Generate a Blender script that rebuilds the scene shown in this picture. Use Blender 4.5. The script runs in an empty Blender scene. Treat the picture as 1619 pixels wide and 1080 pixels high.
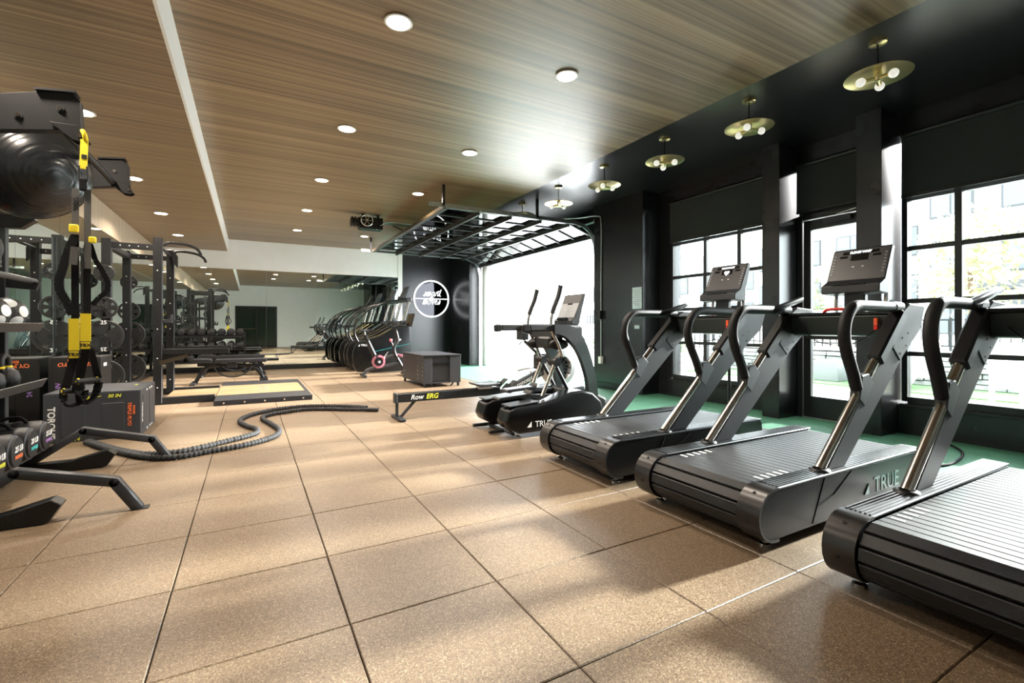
import bpy, bmesh, math, random
from mathutils import Vector, Matrix
R = math.radians
PI = math.pi
random.seed(7)
scene = bpy.context.scene
C = scene.collection

# ------------------------------------------------------------------ camera, sky, sun, exposure
cam_d = bpy.data.cameras.new('camera')
cam = bpy.data.objects.new('camera', cam_d); C.objects.link(cam)
cam.location = (0, 0, 1.12); cam.rotation_euler = (R(90), 0, R(-29.09))
cam_d.sensor_width = 36; cam_d.lens = 744 / 1619 * 36; cam_d.shift_y = -23 / 1619
cam_d.clip_start = 0.02; cam_d.clip_end = 300
scene.camera = cam
world = bpy.data.worlds.new('world'); scene.world = world; world.use_nodes = True
bg = world.node_tree.nodes['Background']
bg.inputs[0].default_value = (0.90, 0.96, 1.0, 1); bg.inputs[1].default_value = 17.0
sun_d = bpy.data.lights.new('sun', 'SUN'); sun_d.energy = 32.0; sun_d.angle = R(3.5); sun_d.color = (1, 0.985, 0.96)
sun = bpy.data.objects.new('sun', sun_d); C.objects.link(sun)
sun.rotation_euler = Vector((-0.9, 0.06, -0.32)).to_track_quat('-Z', 'Y').to_euler()
scene.view_settings.view_transform = 'Standard'; scene.view_settings.look = 'None'
scene.view_settings.exposure = 0.22; scene.view_settings.gamma = 1.0
scene.view_settings.use_curve_mapping = False

# ------------------------------------------------------------------ materials
MATS = {}
def mat(name, col=(.5, .5, .5), rough=.5, metal=0, spec=None, coat=0, emit=0, ecol=None, bump=None, noise=None):
    """Principled material with a procedural roughness / colour noise and an optional bump (scale, strength)."""
    m = bpy.data.materials.new(name); m.use_nodes = True
    nt = m.node_tree; b = nt.nodes['Principled BSDF']
    b.inputs['Base Color'].default_value = (*col, 1); b.inputs['Roughness'].default_value = rough
    b.inputs['Metallic'].default_value = metal
    if spec is not None: b.inputs['Specular IOR Level'].default_value = spec
    if coat: b.inputs['Coat Weight'].default_value = coat; b.inputs['Coat Roughness'].default_value = .12
    if emit:
        b.inputs['Emission Color'].default_value = (*(ecol or col), 1); b.inputs['Emission Strength'].default_value = emit
    tc = nt.nodes.new('ShaderNodeTexCoord')
    if noise:
        sc, amt = noise
        n = nt.nodes.new('ShaderNodeTexNoise'); n.inputs['Scale'].default_value = sc; n.inputs['Detail'].default_value = 3
        nt.links.new(tc.outputs['Object'], n.inputs['Vector'])
        cr = nt.nodes.new('ShaderNodeValToRGB')
        cr.color_ramp.elements[0].position = .3; cr.color_ramp.elements[1].position = .7
        cr.color_ramp.elements[0].color = (*[c * (1 - amt) for c in col], 1)
        cr.color_ramp.elements[1].color = (*[min(1, c * (1 + amt)) for c in col], 1)
        nt.links.new(n.outputs['Fac'], cr.inputs['Fac']); nt.links.new(cr.outputs['Color'], b.inputs['Base Color'])
    if bump:
        n = nt.nodes.new('ShaderNodeTexNoise'); n.inputs['Scale'].default_value = bump[0]; n.inputs['Detail'].default_value = 2
        nt.links.new(tc.outputs['Object'], n.inputs['Vector'])
        bp = nt.nodes.new('ShaderNodeBump'); bp.inputs['Strength'].default_value = bump[1]; bp.inputs['Distance'].default_value = .01
        nt.links.new(n.outputs['Fac'], bp.inputs['Height']); nt.links.new(bp.outputs['Normal'], b.inputs['Normal'])
    MATS[name] = m
    return m

def nodes_of(name):
    m = bpy.data.materials.new(name); m.use_nodes = True; MATS[name] = m
    nt = m.node_tree; return m, nt, nt.nodes['Principled BSDF'], nt.nodes.new('ShaderNodeTexCoord')
def ramp(nt, fac, stops):
    cr = nt.nodes.new('ShaderNodeValToRGB'); e = cr.color_ramp.elements
    while len(e) < len(stops): e.new(.5)
    for k, (p, c) in enumerate(stops): e[k].position = p; e[k].color = (*c, 1)
    nt.links.new(fac, cr.inputs['Fac']); return cr.outputs['Color']
def noise(nt, vec, scale, detail=2, rough=.5):
    n = nt.nodes.new('ShaderNodeTexNoise'); n.inputs['Scale'].default_value = scale
    n.inputs['Detail'].default_value = detail; n.inputs['Roughness'].default_value = rough
    nt.links.new(vec, n.inputs['Vector']); return n.outputs['Fac']
def mapping(nt, vec, scale):
    mp = nt.nodes.new('ShaderNodeMapping'); mp.inputs['Scale'].default_value = scale
    nt.links.new(vec, mp.inputs['Vector']); return mp.outputs['Vector']
def bump(nt, b, h, strength, dist):
    bp = nt.nodes.new('ShaderNodeBump'); bp.inputs['Strength'].default_value = strength; bp.inputs['Distance'].default_value = dist
    nt.links.new(h, bp.inputs['Height']); nt.links.new(bp.outputs['Normal'], b.inputs['Normal'])
def mixc(nt, fac, a, b_, mode='MIX'):
    mx = nt.nodes.new('ShaderNodeMix'); mx.data_type = 'RGBA'; mx.blend_type = mode
    if isinstance(fac, float): mx.inputs[0].default_value = fac
    else: nt.links.new(fac, mx.inputs[0])
    nt.links.new(a, mx.inputs[6]); nt.links.new(b_, mx.inputs[7]); return mx.outputs[2]

def make_materials():
    # rubber granule floor tile (world position so every tile differs)
    m, nt, b, tc = nodes_of('rubber_tile')
    geo = nt.nodes.new('ShaderNodeNewGeometry'); P = geo.outputs['Position']
    v = nt.nodes.new('ShaderNodeTexVoronoi'); v.inputs['Scale'].default_value = 260; nt.links.new(P, v.inputs['Vector'])
    sp = nt.nodes.new('ShaderNodeSeparateColor'); nt.links.new(v.outputs['Color'], sp.inputs[0])
    gran = ramp(nt, sp.outputs[0], [(0, (.070, .044, .023)), (.25, (.145, .095, .054)), (.8, (.190, .130, .079)), (1, (.34, .27, .18))])
    big = ramp(nt, noise(nt, P, 1.3, 3), [(.3, (.88, .88, .88)), (.7, (1, 1, 1))])
    nt.links.new(mixc(nt, 1.0, gran, big, 'MULTIPLY'), b.inputs['Base Color'])
    b.inputs['Roughness'].default_value = .40; b.inputs['Specular IOR Level'].default_value = .6
    bump(nt, b, sp.outputs[1], .25, .002)
    # wood-look ceiling: long streaks along x
    for nm, sc in (('ceiling_wood', (0.10, 26, 1)), ('wall_wood', (14, 14, .5))):
        m, nt, b, tc = nodes_of(nm)
        geo = nt.nodes.new('ShaderNodeNewGeometry')
        v1 = mapping(nt, geo.outputs['Position'], sc)
        a = ramp(nt, noise(nt, v1, 1.0, 5, .62), [(.28, (.098, .053, .021)), (.48, (.232, .145, .069)), (.70, (.40, .275, .150))])
        v2 = mapping(nt, geo.outputs['Position'], (sc[0] * 1.5, sc[1] * .25, sc[2]))
        c = ramp(nt, noise(nt, v2, 1.0, 2), [(.35, (.72, .72, .72)), (.65, (1, 1, 1))])
        col = mixc(nt, 1.0, a, c, 'MULTIPLY')
        if nm == 'wall_wood':
            col = ramp(nt, noise(nt, v1, 1.0, 4), [(.3, (.42, .33, .23)), (.7, (.56, .46, .34))])
        nt.links.new(col, b.inputs['Base Color'])
        b.inputs['Roughness'].default_value = .42; b.inputs['Specular IOR Level'].default_value = 1.0
    # light birch platform
    m, nt, b, tc = nodes_of('platform_wood')
    v1 = mapping(nt, tc.outputs['Object'], (2.0, 30, 5))
    nt.links.new(ramp(nt, noise(nt, v1, 1, 4), [(.3, (.17, .105, .048)), (.7, (.26, .172, .088))]), b.inputs['Base Color'])
    b.inputs['Roughness'].default_value = .5; b.inputs['Specular IOR Level'].default_value = .3
    # artificial turf
    m, nt, b, tc = nodes_of('turf')
    geo = nt.nodes.new('ShaderNodeNewGeometry')
    n1 = noise(nt, geo.outputs['Position'], 160, 2); n2 = noise(nt, geo.outputs['Position'], 5, 2)
    c1 = ramp(nt, n1, [(.3, (.03, .15, .085)), (.7, (.11, .36, .21))])
    c2 = ramp(nt, n2, [(.3, (.85, .85, .85)), (.7, (1, 1, 1))])
    nt.links.new(mixc(nt, 1.0, c1, c2, 'MULTIPLY'), b.inputs['Base Color']); b.inputs['Roughness'].default_value = .75
    bump(nt, b, n1, .8, .01)
    # mirror and window glass
    mat('mirror', (.80, .88, .84), .0, 1); mat('smoked_mirror', (.022, .022, .024), .03, 1)
    m = bpy.data.materials.new('glass'); m.use_nodes = True; MATS['glass'] = m; nt = m.node_tree
    nt.nodes.remove(nt.nodes['Principled BSDF']); out = nt.nodes['Material Output']
    t = nt.nodes.new('ShaderNodeBsdfTransparent'); t.inputs[0].default_value = (.93, .96, .95, 1)
    g = nt.nodes.new('ShaderNodeBsdfGlossy'); g.inputs['Roughness'].default_value = .01
    fr = nt.nodes.new('ShaderNodeFresnel'); fr.inputs['IOR'].default_value = 1.45
    mx = nt.nodes.new('ShaderNodeMixShader'); nt.links.new(fr.outputs[0], mx.inputs[0])
    nt.links.new(t.outputs[0], mx.inputs[1]); nt.links.new(g.outputs[0], mx.inputs[2]); nt.links.new(mx.outputs[0], out.inputs[0])
    mat('black_wall', (.014, .0145, .0175), .27, spec=.5, noise=(3, .1))
    mat('black_ceiling', (.013, .014, .017), .28, spec=.5)
    mat('white_wall', (.90, .91, .90), .55, noise=(4, .02))
    mat('white_trim', (.88, .88, .86), .4)
    mat('black_frame', (.011, .0125, .014), .35, spec=.45)
    mat('shade_fabric', (.030, .036, .038), .8, bump=(400, .1))
    mat('black_plastic', (.009, .0095, .011), .42, spec=.4, noise=(8, .12))
    mat('gloss_black', (.005, .0055, .006), .26, spec=.32)
    mat('charcoal', (.022, .024, .028), .42, noise=(10, .1))
    mat('charcoal_metal', (.020, .0215, .025), .48, spec=.32)
    mat('bronze_black', (.020, .0175, .017), .32, metal=.2, spec=.4)
    mat('slat_rubber', (.014, .014, .0155), .36, spec=.4, bump=(500, .25))
    mat('deck_aluminium', (.06, .062, .067), .30, metal=.7)
    mat('brushed_steel', (.46, .43, .40), .24, metal=1)
    mat('grey_panel', (.014, .015, .017), .48, spec=.3)
    mat('chrome', (.75, .76, .78), .1, metal=1)
    mat('galvanised', (.50, .54, .54), .35, metal=.9, noise=(20, .15))
    mat('grip_foam', (.010, .010, .011), .55, spec=.35, bump=(300, .15))
    mat('red_plastic', (.75, .03, .02), .35)
    mat('orange_clip', (.9, .12, .03), .4)
    mat('white_print', (.85, .86, .86), .5)
    mat('grey_print', (.22, .24, .26), .4); mat('beam_grey', (.07, .072, .078), .45)
    mat('dark_print', (.01, .01, .01), .5)
    mat('yellow_strap', (.95, .72, .015), .6, bump=(300, .15))
    mat('yellow_print', (.72, .72, .05), .5)
    mat('orange_print', (.85, .18, .05), .5)
    mat('teal_print', (.05, .55, .55), .5)
    mat('purple_print', (.35, .18, .5), .5)
    mat('strap_black', (.006, .006, .007), .8, spec=.2, bump=(400, .2))
    mat('strap_grey', (.09, .085, .08), .75, bump=(400, .2))
    mat('rope_black', (.013, .013, .015), .72, bump=(120, .5))
    mat('vinyl_black', (.010, .010, .012), .48, spec=.35, bump=(150, .1))
    mat('vinyl_grey', (.036, .039, .046), .5, spec=.35, bump=(200, .08))
    mat('vinyl_dark', (.012, .010, .010), .55, spec=.3)
    mat('ball_vinyl', (.007, .008, .009), .26, spec=.5)
    mat('ball_rubber', (.016, .016, .018), .55, bump=(70, .6))
    mat('rack_paint', (.008, .008, .009), .42, spec=.35, noise=(6, .1))
    mat('hole_pale', (.75, .76, .76), .5)
    mat('hole_dark', (.004, .004, .004), .8)
    mat('box_panel', (.017, .017, .020), .45, noise=(6, .1))
    mat('iron', (.013, .013, .014), .5, spec=.35, bump=(90, .2))
    mat('brass', (.62, .53, .27), .28, metal=1)
    mat('bulb', (.95, .95, .92), .15, emit=.5, ecol=(1, .97, .9))
    mat('lamp_disc', (1, .95, .86), .4, emit=14, ecol=(1, .88, .70))
    mat('neon', (1, 1, 1), .4, emit=3, ecol=(.95, .97, 1))
    mat('display_lit', (1, 1, 1), .4, emit=3, ecol=(.9, .97, 1))
    mat('display_dark', (.006, .006, .008), .12)
    mat('screen_tan', (.035, .026, .014), .3)
    mat('pink_disc', (.36, .12, .16), .4)
    mat('coral', (.9, .16, .18), .4)
    mat('teal', (.01, .22, .22), .35)
    mat('silver_plastic', (.55, .55, .57), .3, metal=.4)
    mat('teal_steel', (.20, .30, .29), .35, metal=.6)
    mat('ellip_leg', (.045, .060, .058), .35, metal=.4)
    mat('concrete', (.72, .71, .69), .85, noise=(3, .06))
    mat('lawn', (.07, .15, .05), .9, noise=(12, .25))
    mat('sand_path', (.36, .30, .22), .9, noise=(6, .1))
    mat('stone', (.20, .20, .20), .8, noise=(9, .25), bump=(30, .3))
    mat('facade', (.56, .56, .56), .8, noise=(1.5, .03))
    mat('facade_brown', (.36, .31, .27), .8, noise=(1.5, .05))
    mat('far_window', (.075, .082, .088), .5, spec=.1)
    mat('far_frame', (.045, .047, .05), .6, spec=.1)
    mat('fence_metal', (.015, .017, .017), .6, spec=.2)
    mat('leaf', (.12, .18, .06), .7, noise=(5, .35))
    mat('leaf_yellow', (.27, .29, .13), .7, noise=(5, .3))
    mat('bark', (.16, .11, .07), .9)
    mat('flower_red', (.7, .10, .08), .7)
    mat('wicker_white', (.75, .74, .72), .6, bump=(60, .5))
    mat('planter_grey', (.20, .21, .22), .7)
    mat('door_glass_green', (.016, .028, .020), .10)
make_materials()
M = MATS

# ------------------------------------------------------------------ mesh builder
class MB:
    def __init__(s): s.v = []; s.f = []; s.sm = []
    def add(s, vs, fs, smooth=False):
        o = len(s.v); s.v += [tuple(p) for p in vs]
        s.f += [tuple(i + o for i in f) for f in fs]; s.sm += [smooth] * len(fs); return s
    def box(s, c, d, rot=None):
        hx, hy, hz = d[0] / 2, d[1] / 2, d[2] / 2
        vs = [Vector((x, y, z)) for x in (-hx, hx) for y in (-hy, hy) for z in (-hz, hz)]
        if rot is not None: vs = [rot @ p for p in vs]
        vs = [p + Vector(c) for p in vs]
        return s.add(vs, [(0, 1, 3, 2), (4, 6, 7, 5), (0, 4, 5, 1), (2, 3, 7, 6), (0, 2, 6, 4), (1, 5, 7, 3)])
    def b2(s, x0, x1, y0, y1, z0, z1):
        return s.box(((x0 + x1) / 2, (y0 + y1) / 2, (z0 + z1) / 2), (abs(x1 - x0), abs(y1 - y0), abs(z1 - z0)))
    def bar(s, p0, p1, w, h, up=(0, 0, 1)):
        p0, p1 = Vector(p0), Vector(p1); d = (p1 - p0); L = d.length; d.normalize()
        u = Vector(up); side = d.cross(u)
        if side.length < 1e-4: side = d.cross(Vector((1, 0, 0)))
        side.normalize(); u = side.cross(d).normalized()
        m = Matrix((d, side, u)).transposed()
        return s.box((p0 + p1) / 2, (L, w, h), m)
    def prism(s, poly, axis, t0, t1, smooth=False):
        """poly: 2-D outline in the plane normal to axis ('y': (x,z), 'x': (y,z), 'z': (x,y))"""
        def p3(p, t): return {'y': (p[0], t, p[1]), 'x': (t, p[0], p[1]), 'z': (p[0], p[1], t)}[axis]
        n = len(poly); vs = [p3(p, t0) for p in poly] + [p3(p, t1) for p in poly]
        s.add(vs, [tuple(range(n)), tuple(range(2 * n - 1, n - 1, -1))])
        o = len(s.v) - 2 * n
        for i in range(n):
            j = (i + 1) % n; s.f.append((o + i, o + i + n, o + j + n, o + j)); s.sm.append(smooth)
        return s
    def tube(s, path, r, n=10, closed=False, cap=True, flat=None):
        P = [Vector(p) for p in path]; N = len(P)
        rs = r if isinstance(r, (list, tuple)) else [r] * N
        T = []
        for i in range(N):
            a = P[(i - 1) % N] if (closed or i > 0) else P[i]; b = P[(i + 1) % N] if (closed or i < N - 1) else P[i]
            T.append((b - a).normalized())
        ref = Vector((0, 0, 1)) if abs(T[0].z) < .9 else Vector((1, 0, 0))
        u = (ref - T[0] * ref.dot(T[0])).normalized(); vs = []
        for i in range(N):
            u = (u - T[i] * u.dot(T[i])).normalized(); w = T[i].cross(u)
            for k in range(n):
                a = 2 * PI * k / n; e = (flat or 1)
                vs.append(P[i] + (u * math.cos(a) * e + w * math.sin(a)) * rs[i])
        fs = []
        for i in range(N if closed else N - 1):
            j = (i + 1) % N
            for k in range(n):
                l = (k + 1) % n; fs.append((i * n + k, i * n + l, j * n + l, j * n + k))
        s.add(vs, fs, True)
        if cap and not closed:
            o = len(s.v) - N * n
            s.f += [tuple(o + k for k in range(n - 1, -1, -1)), tuple(o + (N - 1) * n + k for k in range(n))]; s.sm += [False, False]
        return s
    def cyl(s, p0, p1, r, n=16, r1=None): return s.tube([p0, p1], [r, r if r1 is None else r1], n)
    def lathe(s, prof, c=(0, 0, 0), axis='z', n=24):
        vs = []; m = len(prof)
        for k in range(n):
            a = 2 * PI * k / n; ca, sa = math.cos(a), math.sin(a)
            for (r, h) in prof:
                p = {'z': (r * ca, r * sa, h), 'y': (r * ca, h, r * sa), 'x': (h, r * ca, r * sa)}[axis]
                vs.append(Vector(p) + Vector(c))
        fs = []
        for k in range(n):
            l = (k + 1) % n
            for i in range(m - 1): fs.append((k * m + i, l * m + i, l * m + i + 1, k * m + i + 1))
        return s.add(vs, fs, True)
    def ball(s, c, r, n=16, sc=(1, 1, 1)):
        prof = [(max(1e-4, r * math.sin(PI * i / n)), -r * math.cos(PI * i / n)) for i in range(n + 1)]
        o = len(s.v); s.lathe(prof, (0, 0, 0), 'z', n * 2)
        for i in range(o, len(s.v)):
            p = s.v[i]; s.v[i] = (p[0] * sc[0] + c[0], p[1] * sc[1] + c[1], p[2] * sc[2] + c[2])
        return s
    def cap_patch(s, c, r, d, ang, n=14):
        """raised spherical patch about direction d"""
        d = Vector(d).normalized(); q = Vector((0, 0, 1)).rotation_difference(d); vs = [Vector(c) + d * r]; fs = []
        rings = 4
        for i in range(1, rings + 1):
            t = ang * i / rings
            for k in range(n):
                a = 2 * PI * k / n
                vs.append(Vector(c) + q @ Vector((math.sin(t) * math.cos(a), math.sin(t) * math.sin(a), math.cos(t))) * r)
        for k in range(n): fs.append((0, 1 + k, 1 + (k + 1) % n))
        for i in range(rings - 1):
            for k in range(n):
                l = (k + 1) % n; a = 1 + i * n; fs.append((a + k, a + n + k, a + n + l, a + l))
        return s.add(vs, fs, True)
    def mesh(s, name, bevel=0, seg=1):
        me = bpy.data.meshes.new(name); me.from_pydata(s.v, [], s.f)
        for p, q in zip(me.polygons, s.sm): p.use_smooth = q
        bm = bmesh.new(); bm.from_mesh(me); bmesh.ops.recalc_face_normals(bm, faces=bm.faces)
        if bevel:
            es = [e for e in bm.edges if len(e.link_faces) == 2 and e.calc_face_angle(0) > R(35)]
            bmesh.ops.bevel(bm, geom=es, offset=bevel, segments=seg, affect='EDGES', profile=.6, clamp_overlap=True)
        bm.to_mesh(me); bm.free()
        if any(s.sm): me.set_sharp_from_angle(angle=R(50))
        return me
    def build(s, name, m, parent=None, bevel=0, seg=1, loc=None):
        return link(name, s.mesh(name, bevel, seg), m, parent, loc)

def link(name, me, m, parent=None, loc=None, rot=None):
    o = bpy.data.objects.new(name, me); C.objects.link(o)
    if m is not None:
        mm = M[m] if isinstance(m, str) else m
        if not me.materials: me.materials.append(mm)
        else: o.material_slots[0].link = 'OBJECT'; o.material_slots[0].material = mm
    if parent: o.parent = parent
    if loc is not None: o.location = loc
    if rot is not None: o.rotation_euler = rot
    return o
def tag(o, label=None, cat=None, group=None, kind=None):
    if label: o['label'] = label
    if cat: o['category'] = cat
    if group: o['group'] = group
    if kind: o['kind'] = kind
    return o
def thing(name, label, cat, loc=(0, 0, 0), rz=0, group=None):
    o = bpy.data.objects.new(name, None); C.objects.link(o); o.empty_display_size = .1
    o.location = loc; o.rotation_euler = (0, 0, rz); return tag(o, label, cat, group)
def struct(name, label, cat, loc=(0, 0, 0)):
    o = thing(name, label, cat, loc); o['kind'] = 'structure'; return o
def copy_tree(o, parent=None):
    c = o.copy(); C.objects.link(c); c.parent = parent
    for ch in [x for x in bpy.data.objects if x.parent == o]: copy_tree(ch, c)
    return c
def smooth_path(pts, k=6, closed=False):
    P = [Vector(p) for p in pts]; n = len(P); out = []
    for i in range(n if closed else n - 1):
        g = lambda j: P[j % n] if closed else P[max(0, min(n - 1, j))]
        p0, p1, p2, p3 = g(i - 1), g(i), g(i + 1), g(i + 2)
        for t in range(k):
            t = t / k
            out.append(.5 * ((2 * p1) + (p2 - p0) * t + (2 * p0 - 5 * p1 + 4 * p2 - p3) * t * t + (3 * p1 - p0 - 3 * p2 + p3) * t ** 3))
    if not closed: out.append(P[-1])
    return out
def text_mesh(txt, size, ext=.0008, shear=0, bold=0):
    cu = bpy.data.curves.new('txt', 'FONT'); cu.body = txt; cu.size = size; cu.extrude = ext; cu.shear = shear
    cu.align_x = 'CENTER'; cu.align_y = 'CENTER'; cu.offset = bold; cu.resolution_u = 3
    o = bpy.data.objects.new('txt', cu); C.objects.link(o)
    dg = bpy.context.evaluated_depsgraph_get(); me = bpy.data.meshes.new_from_object(o.evaluated_get(dg))
    bpy.data.objects.remove(o); bpy.data.curves.remove(cu); return me
def text(name, txt, size, m, parent, loc, rot, shear=0, bold=0):
    """rot: euler of a text plane that lies in xy and faces +z"""
    return link(name, text_mesh(txt, size, .0008, shear, bold), m, parent, loc, rot)
FACE_NEAR = (R(90), 0, 0)            # readable from -y
FACE_LEFT = (R(90), 0, R(-90))       # readable from -x
FACE_RIGHT = (R(90), 0, R(90))       # readable from +x
ORD = ['first', 'second', 'third', 'fourth', 'fifth', 'sixth', 'seventh', 'eighth', 'ninth', 'tenth', 'eleventh', 'twelfth']

# ------------------------------------------------------------------ the room
XL, YB, YN, ZM, ZL = -2.0, 14.0, -1.2, 3.36, 3.05      # left wall, back wall, near wall, main and lower ceiling
XT, XW, XP = 4.052, 6.05, 5.62                          # edge of tiles / turf, window plane, face of the piers
TX0, TPX, TY0, TPY = -.2913, .6205, 1.2467, .5988       # tile grid

def build_floor():
    fl = MB().b2(XL - .1, XT, YN - .1, YB + .1, -.12, -.012).build('floor', 'hole_dark')
    tag(fl, 'tan speckled rubber tile floor of the gym', 'floor', kind='structure')
    def tile_mesh(w, d):
        g = .0022
        m = MB(); x, y = w / 2 - g, d / 2 - g; c = .0035
        m.add([(-x, -y, -.012), (x, -y, -.012), (x, y, -.012), (-x, y, -.012), (-x, -y, -c), (x, -y, -c), (x, y, -c), (-x, y, -c),
               (-x + c, -y + c, 0), (x - c, -y + c, 0), (x - c, y - c, 0), (-x + c, y - c, 0)],
              [(0, 1, 5, 4), (1, 2, 6, 5), (2, 3, 7, 6), (3, 0, 4, 7), (4, 5, 9, 8), (5, 6, 10, 9), (6, 7, 11, 10), (7, 4, 8, 11), (8, 9, 10, 11)])
        return m.mesh('tile')
    full = tile_mesh(TPX, TPY); wl = TX0 - 2 * TPX - XL; left = tile_mesh(wl, TPY)
    full.materials.append(M['rubber_tile']); left.materials.append(M['rubber_tile'])
    rnd = random.Random(3)
    for j in range(-4, 22):
        for i in range(-3, 7):
            o = bpy.data.objects.new('tile', full if i > -3 else left); C.objects.link(o); o.parent = fl
            cx = TX0 + (i + .5) * TPX if i > -3 else XL + wl / 2
            yy = TY0 + (j + .5) * TPY
            if yy + TPY / 2 > YB + .3: continue
            o.location = (cx, yy, rnd.uniform(-.0012, .0008)); o.rotation_euler = (rnd.uniform(-.0015, .0015), rnd.uniform(-.0015, .0015), rnd.uniform(-.003, .003))
    t = MB().b2(XT, 6.3, YN - .1, YB + .1, -.12, .004).build('floor_turf', 'turf')
    tag(t, 'green artificial turf strip along the window wall', 'turf', kind='structure')
build_floor()

def sbox(name, x0, x1, y0, y1, z0, z1, m, label, cat='wall', bevel=.004):
    o = MB().b2(x0, x1, y0, y1, z0, z1).build(name, m, bevel=bevel); return tag(o, label, cat, kind='structure')
sbox('ceiling', -.5, XT, YN, YB, ZM, ZM + .2, 'ceiling_wood', 'main wood grain ceiling panel with rows of round downlights', 'ceiling', 0)
sbox('ceiling_low', XL, -.505, YN, YB, ZL, ZL + .2, 'ceiling_wood', 'lower strip of wood grain ceiling over the left side', 'ceiling', 0)
sbox('trim_1', -.505, -.485, YN, YB, ZL - .002, ZM + .1, 'white_trim', 'white vertical fascia between the two ceiling levels', 'trim', 0)
sbox('ceiling_dark', XT, 6.3, YN, YB, ZM, ZM + .2, 'black_ceiling', 'black painted ceiling strip above the windows', 'ceiling', 0)
sbox('wall_left', XL - .2, XL, YN, YB, -.1, ZL + .3, 'wall_wood', 'left wall with pale wood band above the mirror', 'wall', 0)
sbox('wall_back', XL, 4.0, YB, YB + .2, -.1, ZM + .1, 'white_wall', 'white back wall above the mirror', 'wall', 0)
sbox('wall_end', 4.0, 5.6, YB - .005, YB + .2, -.1, ZM + .1, 'black_wall', 'black end wall carrying the round neon sign', 'wall', 0)
sbox('trim_2', 3.87, 4.0, YB - .03, YB, 0, ZM, 'white_trim', 'pale vertical trim between mirror and black wall', 'trim', 0)
sbox('wall_pier_garage', 5.56, 6.3, 12.54, YB + .2, -.1, ZM + .1, 'black_wall', 'black pier on the far side of the roll up door')
sbox('wall_header', 5.82, 6.2, 6.95, 12.54, 2.86, ZM + .1, 'black_wall', 'black header above the roll up door opening')
sbox('wall_jamb', 5.95, 6.3, 12.15, 12.54, 0, 2.86, 'white_trim', 'far jamb of the roll up door opening, its daylight painted in as pale', 'jamb')  # white stands in for daylight on the dark wall face
sbox('wall_pier_plaque', XP, 6.3, 5.70, 6.95, -.1, ZM + .1, 'black_wall', 'wide black pier between roll up door and window')
sbox('wall_column_middle', XP, 6.25, 3.42, 3.64, -.1, ZM + .1, 'black_wall', 'black column between the window and the glass door', 'column')
sbox('wall_column_near', XP, 6.25, 2.36, 2.59, -.1, ZM + .1, 'black_wall', 'black column between the glass door and the near window', 'column')
sbox('wall_right', 6.0, 6.25, YN, 5.70, 3.14, ZM + .1, 'black_wall', 'black wall band above windows and blinds', 'wall', 0)
sbox('wall_knee_far', 5.98, 6.25, 3.64, 5.70, -.1, .27, 'black_wall', 'low black wall under the three pane window')
sbox('wall_knee_near', 5.98, 6.25, YN, 2.36, -.1, .31, 'black_wall', 'low black wall under the near window')
sbox('wall_right_near', 6.0, 6.25, YN, .27, .31, 3.14, 'black_wall', 'black wall at the near end of the wide window', 'wall', 0)
sbox('wall_fill', 6.0, 6.25, 5.46, 5.70, .27, 3.14, 'black_wall', 'narrow black wall strip beside the three pane window')
sbox('wall_near', XL, 6.3, YN - .2, YN, -.1, ZM + .1, 'white_wall', 'white wall behind the camera seen in the mirror', 'wall', 0)
sbox('baseboard_back', XL, 3.87, YB - .05, YB, 0, .12, 'black_frame', 'black base under the back wall mirror', 'baseboard')
sbox('baseboard_left', XL, XL + .03, YN, YB - .05, 0, .10, 'black_frame', 'black base under the left wall mirror', 'baseboard')
sbox('baseboard_pier', XP - .015, XP, 5.69, 6.95, 0, .12, 'black_frame', 'black skirting at the foot of the plaque pier', 'baseboard')

# mirrors in panels
mb = thing('wall_mirror', 'frameless back wall mirror in tall panels reflecting the gym', 'mirror', (0, YB - .012, 0))
xs = [XL + .03, -.85, .37, 1.59, 2.83, 3.87]
for a, b in zip(xs, xs[1:]): MB().b2(a + .002, b - .002, -.006, .006, .12, 2.60).build('mirror_panel', 'mirror', mb)
ml = thing('wall_mirror', 'frameless left wall mirror in tall panels behind the storage rack', 'mirror', (XL + .012, 0, 0))
ys = [7.52 + 1.22 * k for k in range(-7, 6)] + [YB - .03]
for a, b in zip(ys, ys[1:]):
    if a < YN: continue
    MB().b2(-.006, .006, a + .002, b - .002, .10, 2.60).build('mirror_panel', 'mirror', ml)

# windows: frame, muntins, panes
def window(name, y0, y1, ycols, zrows, label):
    w = struct(name, label, 'window', (XW, 0, 0))
    f = MB(); t = .05
    f.b2(-.05, .05, y0, y0 + t, zrows[0], 3.14); f.b2(-.05, .05, y1 - t, y1, zrows[0], 3.14)
    f.b2(-.05, .05, y0 + t, y1 - t, zrows[0] - .02, zrows[0] + .05); f.b2(-.05, .05, y0 + t, y1 - t, 3.08, 3.14)
    f.build('window_frame', 'black_frame', w, .004)
    MB().b2(-.10, .0, y0, y1, zrows[0] - .05, zrows[0] - .02).build('window_sill', 'black_frame', w, .004)
    for y in ycols: MB().b2(-.035, .035, y - .028, y + .028, zrows[0] + .05, 3.08).build('muntin', 'black_frame', w, .004)
    e = [y0 + t] + sorted(ycols) + [y1 - t]
    for z in zrows[1:]:
        for k, (a, b) in enumerate(zip(e, e[1:])):
            MB().b2(-.030, .030, a + (.028 if k else 0), b - (.028 if k < len(e) - 2 else 0), z - .024, z + .024).build('muntin', 'black_frame', w, .004)
    zz = [zrows[0] + .05] + zrows[1:] + [3.08]
    for a, b in zip(e, e[1:]):
        for c, d in zip(zz, zz[1:]): MB().b2(-.004, .004, a, b, c, d).build('pane', 'glass', w)
    return w
window('window_1', 3.66, 5.46, [4.81, 4.24], [.30, .87, 1.40, 1.92, 2.46], 'black framed window of three columns beside the plaque pier')
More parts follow.
